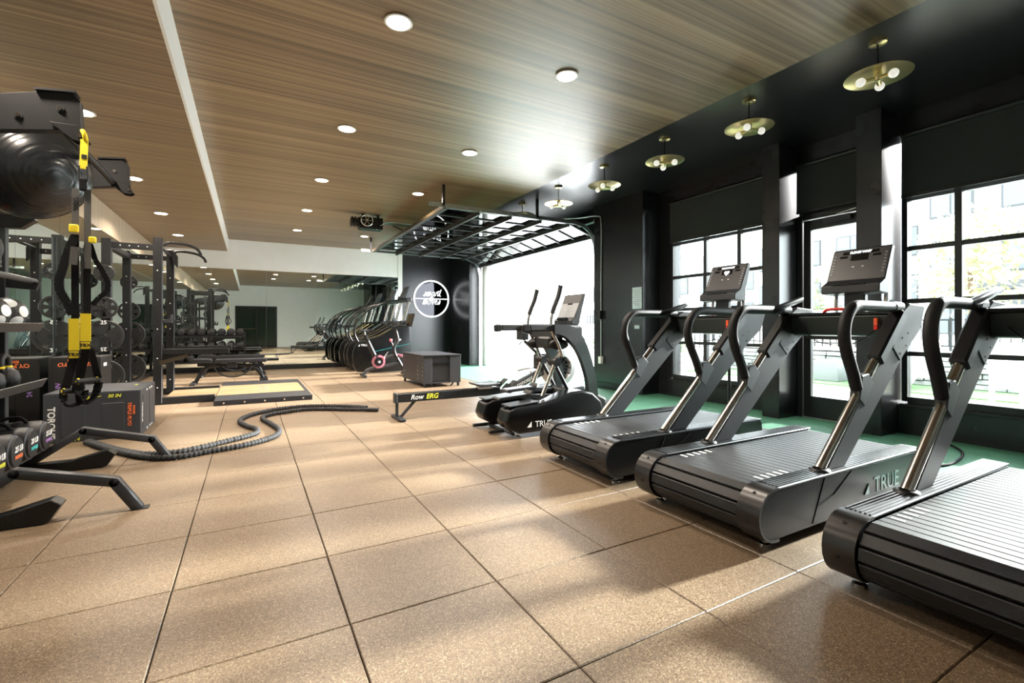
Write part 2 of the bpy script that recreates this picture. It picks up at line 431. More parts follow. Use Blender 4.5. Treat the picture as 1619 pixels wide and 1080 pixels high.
window('window_2', .27, 2.34, [1.89, 1.36, .83], [.34, .84, 1.39, 1.94, 2.46], 'wide black framed window behind the nearest treadmill')
def shade(y0, y1, zb, label):
    s = thing('roller_blind', label, 'blind', (XW - .10, 0, 3.14))
    MB().b2(-.002, .002, y0, y1, zb - 3.14 + .03, -.03).build('fabric', 'shade_fabric', s)
    MB().b2(-.012, .012, y0, y1, zb - 3.14, zb - 3.14 + .03).build('hem_bar', 'black_frame', s, .003)
    MB().cyl((0, y0, -.03), (0, y1, -.03), .028, 12).build('roller', 'black_frame', s)
shade(3.70, 5.42, 2.47, 'dark roller blind lowered over the top of the three column window')
shade(2.62, 3.40, 2.52, 'narrow dark roller blind above the glass door')
shade(.30, 2.32, 2.46, 'long dark roller blind over the top of the nearest window')

# glass door to the patio
d = struct('door_1', 'black framed glass door between the two columns', 'door', (XW, 0, 0))
f = MB(); f.b2(-.05, .05, 3.36, 3.42, 0, 2.50); f.b2(-.05, .05, 2.59, 2.65, 0, 2.50); f.b2(-.05, .05, 2.65, 3.36, 2.44, 2.50)
f.build('door_frame', 'black_frame', d, .004)
f = MB(); f.b2(-.03, .03, 3.27, 3.355, .01, 2.43); f.b2(-.03, .03, 2.655, 2.74, .01, 2.43); f.b2(-.03, .03, 2.74, 3.27, .01, .27); f.b2(-.03, .03, 2.74, 3.27, 2.31, 2.43)
f.build('leaf_frame', 'black_frame', d, .004)
MB().b2(-.004, .004, 2.74, 3.27, .27, 2.31).build('pane', 'glass', d)
MB().b2(-.075, -.03, 2.70, 3.31, .97, 1.04).build('push_bar', 'black_frame', d, .008)
c = MB().b2(-.09, -.03, 2.80, 3.10, 2.36, 2.42).build('door_closer', 'charcoal', d, .006)
MB().bar((-.09, 2.95, 2.43), (-.10, 2.74, 2.46), .02, .012).build('closer_arm', 'galvanised', c)
MB().b2(-.05, .05, 2.65, 3.36, .0, .012).build('threshold', 'galvanised', d)
MB().b2(-.045, .045, 2.62, 3.40, 2.50, 3.14).build('transom_panel', 'black_frame', d, .003)

# glazed door in the wall behind the camera (seen in the mirror)
d = struct('door_2', 'black framed glazed door in the white wall behind the camera', 'door', (0, YN, 0))
f = MB()
for x in (-.65, .30, 1.25): f.b2(x - .05, x + .05, 0, .06, 0, 2.25)
for a, b in ((-.60, .25), (.35, 1.20)):
    f.b2(a, b, 0, .06, 2.15, 2.25); f.b2(a, b, 0, .06, 0, .12)
f.build('door_frame', 'black_frame', d, .004)
for a, b in ((-.60, .25), (.35, 1.20)): MB().b2(a, b, .02, .03, .12, 2.15).build('pane', 'door_glass_green', d)
MB().tube([(-.55, .06, 1.02), (-.55, .1, 1.02), (.22, .1, 1.02), (.22, .06, 1.02)], .018, 8).build('pull_bar', 'chrome', d)

# downlights
def downlight(x, y, z, label, grp):
    t = thing('downlight', label, 'ceiling light', (x, y, z), 0, grp)
    MB().lathe([(.085, 0), (.098, -.004), (.103, -.010), (.098, -.014), (.086, -.012)], n=28).build('trim_ring', 'white_trim', t)
    MB().lathe([(.001, -.011), (.05, -.012), (.088, -.011)], n=28).build('diffuser', 'lamp_disc', t)
    ld = bpy.data.lights.new('downlight_lamp', 'AREA'); ld.shape = 'DISK'; ld.size = .16; ld.energy = 44; ld.color = (1, .87, .73); ld.spread = R(150)
    lo = bpy.data.objects.new('downlight_lamp', ld); C.objects.link(lo); lo.parent = t; lo.location = (0, 0, -.02)
for row, x in (('middle', .95), ('right', 2.46)):
    for k in range(6):
        y = 1.30 + k * 2.12
        if k == 0 or (row == 'right' and k == 4): continue
        downlight(x, y, ZM, f'round white downlight, {ORD[k - 1]} from the camera in the {row} ceiling row', 'downlights in the wood ceiling')
for k in range(1, 6):
    downlight(-1.32, 1.25 + k * 2.15, ZL, f'round white downlight, {ORD[k - 1]} from the camera in the lower left ceiling', 'downlights in the wood ceiling')

# brass disc pendants
def pendant(x, y, ang, label, up=0):
    t = thing('pendant_lamp', label, 'pendant lamp', (x, y, ZM), ang, 'brass disc pendants under the black ceiling')
    MB().lathe([(.001, 0), (.062, 0), (.062, -.022), (.050, -.028), (.001, -.028)], n=20).build('canopy', 'brass', t)
    MB().cyl((0, 0, -.02), (0, 0, -.27 + up), .006, 8).build('stem', 'black_frame', t)
    U = (0, 0, up)
    MB().lathe([(.001, -.245), (.10, -.247), (.19, -.258), (.222, -.272), (.222, -.276), (.19, -.263), (.10, -.252), (.001, -.250)], n=40).build('disc', 'brass', t, 0, 1, U)
    MB().lathe([(.001, -.25), (.028, -.25), (.028, -.30), (.018, -.315), (.001, -.317)], n=16).build('hub', 'brass', t, 0, 1, U)
    for k in range(3):
        a = 2 * PI * k / 3; c, s = math.cos(a), math.sin(a)
        so = MB().cyl((.02 * c, .02 * s, -.295), (.085 * c, .085 * s, -.305), .017, 12).build('socket', 'brass', t, 0, 1, U)
        MB().ball((.118 * c, .118 * s, -.310), .034, 10).build('bulb', 'bulb', so)
for k, (y, a) in enumerate(((1.83, .3), (2.92, -.6), (4.0, .9), (5.09, -.35), (6.2, .15), (7.35, .7))):
    pendant(4.30, y, a, f'brass disc pendant lamp with three globe bulbs, {ORD[k]} from the camera', .06 if k == 5 else 0)

# plaque and socket on the pier
pl = thing('wall_plaque', 'small pale notice plaque fixed to the black pier', 'plaque', (XP, 5.82, 1.42))
MB().b2(-.010, 0, -.11, .11, 0, .36).build('plate', 'galvanised', pl, .003)
for k in range(9): MB().b2(-.0115, -.010, -.08, .08 - .03 * (k % 3 == 2), .30 - k * .03, .307 - k * .03).build('text_line', 'grey_print', pl)
tag(MB().b2(XP - .012, XP, 5.76, 5.88, 1.09, 1.15).build('wall_switch', 'galvanised', bevel=.003), 'small metal switch plate below the notice plaque', 'switch')

# ------------------------------------------------------------------ roll up door
GY0, GY1 = 7.05, 12.05
def build_garage():
    g = thing('garage_door', 'open overhead glass sectional door hanging under the ceiling', 'garage door', (5.8, (GY0 + GY1) / 2, 2.86))
    W = (GY1 - GY0); hw = W / 2; n = 10
    L = .60
    bar_me = MB().box((0, 0, 0), (L - .10, .035, .03)).mesh('bar', .003)
    pane_me = MB().box((0, 0, 0), (L - .10, W / n - .035, .006)).mesh('pane')
    bar_me.materials.append(M['charcoal']); pane_me.materials.append(M['glass'])
    def section(xc, zc, tilt):
        s = MB()
        s.b2(-L / 2, -L / 2 + .055, -hw, hw, -.022, .022); s.b2(L / 2 - .055, L / 2, -hw, hw, -.022, .022)
        s.b2(-L / 2 + .05, L / 2 - .05, -hw, -hw + .05, -.02, .02); s.b2(-L / 2 + .05, L / 2 - .05, hw - .05, hw, -.02, .02)
        o = s.build('section', 'charcoal', g, .004); o.location = (xc - 5.8, 0, zc - 2.86); o.rotation_euler = (0, tilt, 0)
        for k in range(n):
            yc = -hw + W / n * (k + .5)
            p = bpy.data.objects.new('pane', pane_me); C.objects.link(p); p.parent = o; p.location = (0, yc, 0)
            if k:
                p = bpy.data.objects.new('bar', bar_me); C.objects.link(p); p.parent = o; p.location = (0, yc - W / n / 2, -.005)
        tr = MB().b2(L / 2 - .045, L / 2 - .005, -hw, hw, -.07, -.022).build('truss', 'charcoal', o, .003)
        for sy in (-1, 1):
            MB().cyl((L / 2 - .02, sy * hw, 0), (L / 2 - .02, sy * (hw + .07), 0), .012, 10).build('roller_stem', 'galvanised', o)
        return o
    for k in range(4): section(3.02 + k * .607, 3.03, 0)
    section(5.40, 2.935, R(19))
    MB().b2(2.67 - 5.8, 2.72 - 5.8, -hw, hw, .14, .20).build('top_rail', 'screen_tan', g, .003)
    for sy, nm in ((-1, 'near'), (1, 'far')):
        y = sy * (hw + .05)
        path = [(5.70, 0), (5.70, 2.45), (5.69, 2.62), (5.64, 2.80), (5.54, 2.93), (5.40, 3.01), (5.22, 3.04), (2.42, 3.04)]
        tr = MB()
        P = [(a - 5.8, y, b - 2.86) for a, b in path]
        for p, q in zip(P, P[1:]):
            tr.bar(p, q, .012, .07, up=(0, 0, 1) if abs(p[2] - q[2]) < abs(p[0] - q[0]) else (1, 0, 0))
        tr.build('track', 'galvanised', g)
        # ceiling hangers
        for x in (2.66, 4.4):
            MB().b2(x - .02 - 5.8, x + .02 - 5.8, y - .02, y + .02, .17, .5).build('hanger', 'charcoal', g)
        # angle iron at the wall with spring cable
        MB().b2(-.05, -.02, y + (.03 if sy > 0 else -.13), y + (.13 if sy > 0 else -.03), -2.86, .25).build('angle_iron', 'galvanised' if sy < 0 else 'white_trim', g, .003)
        for z in (.35, .9, 1.45, 2.0, 2.5):
            MB().b2(-.10, -.05, y - .03, y + .03, z - 2.86, z - 2.82).build('bracket', 'galvanised', g)
    MB().cyl((-.02, -hw - .1, .28), (-.02, hw + .1, .28), .02, 12).build('torsion_shaft', 'galvanised', g)
    for sy in (-1, 1): MB().lathe([(.001, -.05), (.07, -.05), (.05, 0), (.07, .05), (.001, .05)], (-.02, sy * (hw + .02), .28), 'y', 16).build('cable_drum', 'galvanised', g)
build_garage()
# motor with chain wheel, rail and arm
g = thing('door_opener', 'black door opener motor with spoked chain wheel under the ceiling', 'door opener', (2.0, 9.6, ZM))
MB().b2(-.12, .32, -.13, .13, -.30, -.07).build('motor_box', 'gloss_black', g, .01)
MB().cyl((-.28, .0, -.17), (-.12, .0, -.17), .085, 16).build('motor', 'black_plastic', g)
for k in range(3): MB().b2(-.27 + .06 * k, -.25 + .06 * k, -.09, .09, -.26, -.08).build('cooling_fin', 'charcoal', g)
w = MB().tube([(0 + .11 * math.cos(a), -.17, -.15 + .11 * math.sin(a)) for a in [2 * PI * k / 24 for k in range(24)]], .012, 8, closed=True)
for k in range(3):
    a = PI * k / 3; w.bar((-.1 * math.cos(a), -.17, -.15 - .1 * math.sin(a)), (.1 * math.cos(a), -.17, -.15 + .1 * math.sin(a)), .012, .012)
w.cyl((0, -.18, -.15), (0, -.12, -.15), .025, 10); w.build('chain_wheel', 'chrome', g)
for dy in (-.03, .03): MB().bar((.30, dy, -.14), (3.4, dy, -.14), .02, .03).build('rail', 'teal_steel', g)
MB().tube(smooth_path([(.2, -.1, -.3), (.3, -.12, -.2), (.5, -.08, -.12), (1.2, -.06, -.12)]), .012, 8).build('conduit', 'galvanised', g)
MB().bar((.55, 0, -.17), (1.02, 0, -.34), .03, .02).build('arm', 'charcoal', g)
for x in (-.05, .25): MB().b2(x - .02, x + .02, -.02, .02, -.08, 0).build('hanger', 'charcoal', g)
cd = MB().tube(smooth_path([(5.60, 6.72, .55), (5.60, 6.72, 2.0), (5.60, 6.72, 3.0), (5.58, 6.80, 3.16), (5.5, 7.2, 3.2), (5.2, 7.6, 3.22)], 5), .011, 8).build('conduit_pipe', 'galvanised')
tag(cd, 'thin metal conduit running up the pier beside the door track', 'conduit')
tag(MB().b2(5.54, 5.62, 6.68, 6.77, 1.26, 1.42).build('control_box', 'black_plastic', bevel=.006), 'small black control box on the conduit of the roll up door', 'control box')
tag(MB().b2(5.56, 5.62, 6.68, 6.76, .45, .58).build('photo_eye', 'white_trim', bevel=.006), 'small white junction box low on the conduit', 'junction box')

# ------------------------------------------------------------------ neon sign
def build_neon():
    s = thing('neon_sign', 'round mirror sign with glowing white ring and script reading smart moves', 'neon sign', (4.91, YB - .02, 1.99))
    r = .555
    MB().lathe([(.001, -.012), (r - .01, -.012), (r - .01, 0), (.001, 0)], (0, 0, 0), 'y', 56).build('round_mirror', 'smoked_mirror', s)
    MB().tube([(r * math.cos(a), -.03, r * math.sin(a)) for a in [2 * PI * k / 64 for k in range(64)]], .021, 10, closed=True).build('light_ring', 'neon', s)
    MB().cyl((-r, -.03, .0), (-.06, -.03, 0), .012, 8).build('light_bar', 'neon', s)
    MB().cyl((.06, -.03, 0), (r, -.03, 0), .012, 8).build('light_bar', 'neon', s)
    MB().tube([(.045 * math.cos(a), -.03, .045 * math.sin(a)) for a in [2 * PI * k / 20 for k in range(20)]], .012, 8, closed=True).build('light_loop', 'neon', s)
    MB().ball((0, -.03, 0), .018, 8).build('light_dot', 'neon', s)
    # script letters as single strokes, unit x-height 1
    G = {'s': ([(0, 0), (.35, .55), (.5, 1.0), (.62, .65), (.60, .2), (.35, -.03), (.12, .08)], .85),
         'm': ([(0, .0), (.15, .9), (.2, .95), (.22, 0), (.25, .1), (.42, .9), (.55, .95), (.58, 0), (.62, .1), (.78, .9), (.93, .9), (.95, .15), (1.08, .0)], 1.2),
         'a': ([(.72, .85), (.45, 1.0), (.12, .7), (.08, .25), (.3, 0), (.6, .25), (.74, .9), (.72, .3), (.85, 0), (1.0, .1)], 1.05),
         'r': ([(0, .1), (.15, .9), (.22, 1.08), (.32, .85), (.55, .95), (.58, .6), (.58, .15), (.72, 0)], .8),
         't': ([(.0, .1), (.25, .9), (.42, 1.7), (.32, .8), (.30, .2), (.45, 0), (.65, .1)], .7),
         'o': ([(.5, .98), (.2, .85), (.06, .45), (.2, .05), (.5, .02), (.72, .4), (.62, .85), (.45, .95), (.6, .8), (.95, .85)], 1.0),
         'v': ([(0, .85), (.1, .95), (.25, .1), (.32, 0), (.52, .5), (.6, .95), (.8, .85)], .82),
         'e': ([(0, .4), (.4, .5), (.6, .8), (.4, 1.0), (.14, .75), (.1, .3), (.35, 0), (.7, .15)], .75)}
    def word(txt, x, z, sz):
        for ch in txt:
            pts, adv = G[ch]; q = smooth_path([(x + p[0] * sz + p[1] * sz * .22, -.032, z + p[1] * sz) for p in pts], 5)
            MB().tube(q, .0062, 6).build('script_letter', 'neon', s); x += adv * sz
        return x
    word('smart', -.27, .085, .125); 
    MB().tube([(.20, -.032, .23), (.30, -.032, .25)], .009, 6).build('script_letter', 'neon', s)
    word('moves', -.29, -.165, .125)
build_neon()
tag(MB().lathe([(.001, 0), (.055, 0), (.055, .32), (.04, .35), (.001, .35)], (5.47, 13.86, 0), n=18).build('waste_bin', 'black_plastic'), 'small dark cylinder standing at the foot of the black end wall', 'bin')

# ------------------------------------------------------------------ treadmills
def rounded(profile_rear_x, zc, r, x1, z0, z1, n=10):
    """side outline: round rear end, straight to the front"""
    pts = [(profile_rear_x + r - r * math.sin(PI * k / n), zc + r * math.cos(PI * k / n)) for k in range(n + 1)]
    return pts
def make_treadmill():
    X0 = 3.05
    t = thing('treadmill', '', 'treadmill', (X0, 1.83, 0), 0, 'slat belt treadmills facing the windows')
    def B(mb, name, m, parent=t, bevel=0, seg=1):
        return link(name, (lambda me: (me.transform(Matrix.Translation((-X0, 0, 0))), me)[1])(mb.mesh(name, bevel, seg)), m, parent)
    rc, zc, r = 2.15, .18, .135
    arc = [(rc + r - r * math.sin(PI * k / 12), zc + r * math.cos(PI * k / 12)) for k in range(13)]      # top -> rear -> bottom
    for s, nm in ((-1, 'right'), (1, 'left')):
        a, b = (.30, .42) if s > 0 else (-.42, -.30)
        body = [(p[0] + .012, zc + (p[1] - zc) * .93) for p in arc] + [(3.90, .06), (3.94, .12), (3.93, .275), (3.91, .30)]
        B(MB().prism(body, 'y', a + .004, b - .004), 'side_housing', 'gloss_black', bevel=.004)
        # grooved aluminium top
        top = B(MB().b2(rc + r + .02, 3.92, a, b, .303, .315), 'top_cover', 'deck_aluminium', bevel=.003)
        for k in range(6):
            y = a + .014 + (b - a - .028) * k / 5
            B(MB().b2(rc + r + .03, 3.88, y - .004, y + .004, .313, .320), 'rib', 'deck_aluminium', top)
        # curved end cap
        outer = arc; inner = [(rc + r - (r - .012) * math.sin(PI * k / 12), zc + (r - .012) * math.cos(PI * k / 12)) for k in range(13)]
        ol = [(rc + r + .03, zc + r)] + outer + [(rc + r + .03, zc - r)]
        il = [(rc + r + .03, zc + r - .012)] + inner + [(rc + r + .03, zc - r + .012)]
        cap = MB()
        n = len(ol); vs = []
        for y in (a - .003, b + .003):
            vs += [(p[0], y, p[1]) for p in ol] + [(p[0], y, p[1]) for p in il]
        fs = []
        for k in range(n - 1):
            fs += [(k, k + 1, 2 * n + k + 1, 2 * n + k), (n + k, 3 * n + k, 3 * n + k + 1, n + k + 1),
                   (k, n + k, n + k + 1, k + 1), (2 * n + k, 2 * n + k + 1, 3 * n + k + 1, 3 * n + k)]
        fs += [(0, 2 * n, 3 * n, n), (n - 1, 2 * n - 1, 4 * n - 1, 3 * n - 1)]
        cap.add(vs, fs, True)
        cp = B(cap, 'end_cap', 'bronze_black')
        for ang in (35, 100):
            q = R(ang); cx, cz = rc + r - (r + .0005) * math.sin(q), zc + (r + .0005) * math.cos(q); nx, nz = -math.sin(q), math.cos(q)
            yy = (a + b) / 2
            B(MB().cyl((cx - nx * .004, yy, cz - nz * .004), (cx + nx * .001, yy, cz + nz * .001), .008, 10), 'bolt_hole', 'hole_dark', cp)
        # seams, foot, lettering on the outer side
        yo = s * .42
        if s < 0:
            for p, q in (((2.62, .07), (2.74, .295)), ((2.66, .15), (2.83, .19)), ((2.83, .19), (3.02, .295))):
                B(MB().bar((p[0], yo + .003, p[1]), (q[0], yo + .003, q[1]), .004, .004), 'seam', 'hole_dark')
            B(MB().prism([(3.16, .13), (3.21, .13), (3.21, .19)], 'y', yo - .001, yo + .004), 'logo_mark', 'teal_steel')
            o = text('lettering', 'TRUE', .13, 'teal_steel', t, (3.43 - X0, yo + .002, .165), FACE_NEAR)
        for x in (2.31, 3.85):
            B(MB().lathe([(.001, 0), (.030, 0), (.030, .012), (.012, .018), (.012, .05), (.001, .05)], (x, s * .35, 0), n=16), 'foot', 'chrome')
        # upright: flat panel with a steel tube along its rear edge
        yp = s * .365
        ax = lambda x: .313 + .936 * (x - 2.765)
        B(MB().prism([(2.80, .316), (3.00, .316), (3.80, 1.0), (3.70, 1.14), (3.55, ax(3.55) + .01)], 'y', yp - .026, yp + .026), 'upright_panel', 'grey_panel', bevel=.006)
        B(MB().cyl((2.778, yp, .322), (3.49, yp, ax(3.49)), .027, 18), 'upright_tube', 'brushed_steel')
        B(MB().lathe([(.001, 0), (.055, 0), (.05, .010), (.034, .014)], (2.785, yp, .318), n=20), 'base_collar', 'black_plastic')
        # sleeve and head
        B(MB().bar((3.40, yp, ax(3.40)), (3.72, yp, ax(3.72)), .082, .082, up=(0, 1, 0)), 'sleeve', 'black_plastic', bevel=.012)
        B(MB().prism([(3.56, .99), (3.66, .90), (3.83, 1.02), (3.95, 1.10), (4.02, 1.262), (3.80, 1.275), (3.66, 1.20)], 'y', yp - .032, yp + .032), 'upright_head', 'charcoal_metal', bevel=.006)
        for q in ((3.66, .95), (3.74, 1.0), (3.69, 1.05), (3.77, 1.08)):
            B(MB().cyl((q[0], yp - .034, q[1]), (q[0], yp + .034, q[1]), .006, 8), 'bolt', 'hole_dark')
        # loop handle
        hp = smooth_path([(3.185, yp, .75), (3.14, yp, .85), (3.075, yp, .97), (3.045, yp, 1.08), (3.075, yp, 1.18), (3.16, yp, 1.243), (3.30, yp, 1.25), (3.50, yp, 1.25), (3.70, yp, 1.25)], 5)
        B(MB().tube(hp, .033, 12), 'loop_handle', 'grip_foam')
        B(MB().prism([(3.16, .69), (3.22, .64), (3.33, .78), (3.27, .84), (3.19, .83)], 'y', yp - .03, yp + .03), 'handle_bracket', 'charcoal', bevel=.006)
        B(MB().cyl((3.62, yp, 1.25), (3.72, yp, 1.25), .036, 14), 'handle_collar', 'black_plastic')
        if s > 0:
            B(MB().tube([(3.50, yp - .01, 1.245), (3.56, yp - .02, 1.262), (3.80, yp - .05, 1.335), (3.83, yp - .052, 1.343)], [.028, .026, .022, .012], 12), 'grip_bar', 'gloss_black')
    # slat belt
    slat = MB().box((0, 0, 0), (.0535, .586, .018)).mesh('slat', .003); slat.materials.append(M['slat_rubber'])
    def put(x, z, ang):
        o = bpy.data.objects.new('slat', slat); C.objects.link(o); o.parent = t; o.location = (x - X0, 0, z); o.rotation_euler = (0, ang, 0)
    nS = 28; x = 2.30; rr = .112
    for k in range(nS): put(x + k * .0575, .292, 0)
    for k in range(5):
        q = R(22 + k * 31); put(2.285 - rr * math.sin(q), .18 + rr * math.cos(q), -q)
    B(MB().b2(2.30, 3.93, -.29, .29, .09, .275), 'belt_bed', 'hole_dark')
    B(MB().cyl((2.285, -.29, .18), (2.285, .29, .18), .095, 20), 'roller', 'hole_dark')
    for k in range(5):
        for sy in (-1, 1): B(MB().b2(2.40 + k * .0575, 2.415 + k * .0575, sy * .25 - .025, sy * .25 + .025, .301, .3025), 'belt_mark', 'white_print')
    B(MB().prism([(3.90, .02), (4.02, .02), (4.0, .16), (3.92, .24), (3.90, .24)], 'y', -.33, .33), 'front_cover', 'black_plastic', bevel=.01)
    B(MB().b2(2.5, 3.85, -.29, .29, .045, .09), 'frame', 'black_frame')
    # dashboard
    B(MB().prism([(3.74, 1.06), (3.90, 1.05), (3.98, 1.20), (3.93, 1.245), (3.74, 1.225), (3.70, 1.20)], 'y', -.335, .335), 'dashboard', 'ellip_leg', bevel=.008)
    B(MB().prism([(3.69, 1.205), (3.94, 1.232), (3.935, 1.25), (3.69, 1.225)], 'y', -.335, .335), 'dashboard_tray', 'gloss_black', bevel=.004)
    B(MB().tube(smooth_path([(3.71, -.09, 1.228), (3.695, -.06, 1.244), (3.69, 0, 1.25), (3.695, .06, 1.244), (3.71, .09, 1.228)], 5), .011, 8), 'stop_handle', 'red_plastic')
    B(MB().b2(3.68, 3.70, -.262, -.238, 1.13, 1.18), 'safety_clip', 'orange_clip', bevel=.003)
    B(MB().b2(3.68, 3.70, -.262, -.238, 1.10, 1.128), 'safety_clip', 'red_plastic', bevel=.003)
    B(MB().tube(smooth_path([(3.69, -.25, 1.10), (3.68, -.1, 1.0), (3.69, .12, 1.01), (3.70, .25, 1.12)], 6), .003, 6), 'safety_cord', 'strap_black')
    # console
    con = B(MB().prism([(3.865, 1.372), (3.868, 1.43), (3.945, 1.470), (4.055, 1.715), (4.075, 1.722), (4.10, 1.71), (4.03, 1.48), (4.00, 1.36)], 'y', -.195, .195), 'console', 'charcoal', bevel=.006)
    B(MB().box((3.968, 0, 1.30), (.05, .14, .16)), 'neck', 'black_plastic', bevel=.006)
    for sy in (-1, 1): B(MB().cyl((4.02, sy * .165, 1.22), (4.05, sy * .165, 1.50), .016, 12), 'neck_post', 'chrome')
    B(MB().b2(3.866, 3.90, -.10, .12, 1.432, 1.442), 'tablet_ledge', 'gloss_black', con)
    th = math.atan2(.245, .11); nv = Vector((-math.sin(th), 0, math.cos(th)))
    def onface(u, v, lift=.0015):      # u along y, v up the face from its lower edge
        p = Vector((3.945 + v * math.cos(th), u, 1.470 + v * math.sin(th))) + nv * lift; return p
    rotf = Matrix(((0, math.cos(th), -math.sin(th)), (-1, 0, 0), (0, math.sin(th), math.cos(th)))).to_euler()
    def facebox(name, u, v, w, h, m):
        me = MB().box((0, 0, 0), (w, h, .002)).mesh(name); p = onface(u, v); return link(name, me, m, con, (p.x - X0, p.y, p.z), rotf)
    facebox('display', 0, .195, .115, .052, 'display_dark')
    facebox('message_strip', 0, .238, .24, .026, 'display_dark')
    for u in (-.11, .11): facebox('speed_display', u, .205, .05, .018, 'display_dark')
    for u in (-.17, .17):
        for k in range(7): facebox('button', u, .06 + k * .026, .016, .012, 'grey_print')
    for u in (-.035, .03): facebox('button', u, .115, .016, .008, 'white_print')
    t['_con'] = 1
    return t, con, onface, rotf, X0
tread, con, onface, rotf, X0 = make_treadmill()
t2 = copy_tree(tread); t2.location.y += 1.13
t3 = copy_tree(tread); t3.location.y -= 1.13
for o in (tread, t2, t3): del o['_con']
tread['label'] = 'black slat treadmill between two others, its display asking to wait'
t2['label'] = 'black slat treadmill next to the elliptical, heart on its display'
t3['label'] = 'nearest black slat treadmill, cut off by the right edge'
def con_of(t): return next(o for o in bpy.data.objects if o.parent == t and o.name.startswith('console'))
def screen_text(t, txt, v, size):
    p = onface(0, v, .003); return link('screen_text', text_mesh(txt, size, .0004, .1, .0008), 'display_lit', con_of(t), (p.x - X0, p.y, p.z), rotf)
screen_text(tread, 'PLEASE WAIT', .238, .024)
screen_text(t3, 'PLEASE WAIT', .238, .024)
screen_text(t2, 'HAPPY START', .238, .022)
hm = MB(); hp = [(16 * math.sin(a) ** 3, 13 * math.cos(a) - 5 * math.cos(2 * a) - 2 * math.cos(3 * a) - math.cos(4 * a)) for a in [2 * PI * k / 28 for k in range(28)]]
hm.prism([(x * .0017, y * .0017) for x, y in hp], 'z', 0, .001)
p = onface(0, .185, .003); link('screen_heart', hm.mesh('screen_heart'), 'display_lit', con_of(t2), (p.x - X0, p.y, p.z), rotf)

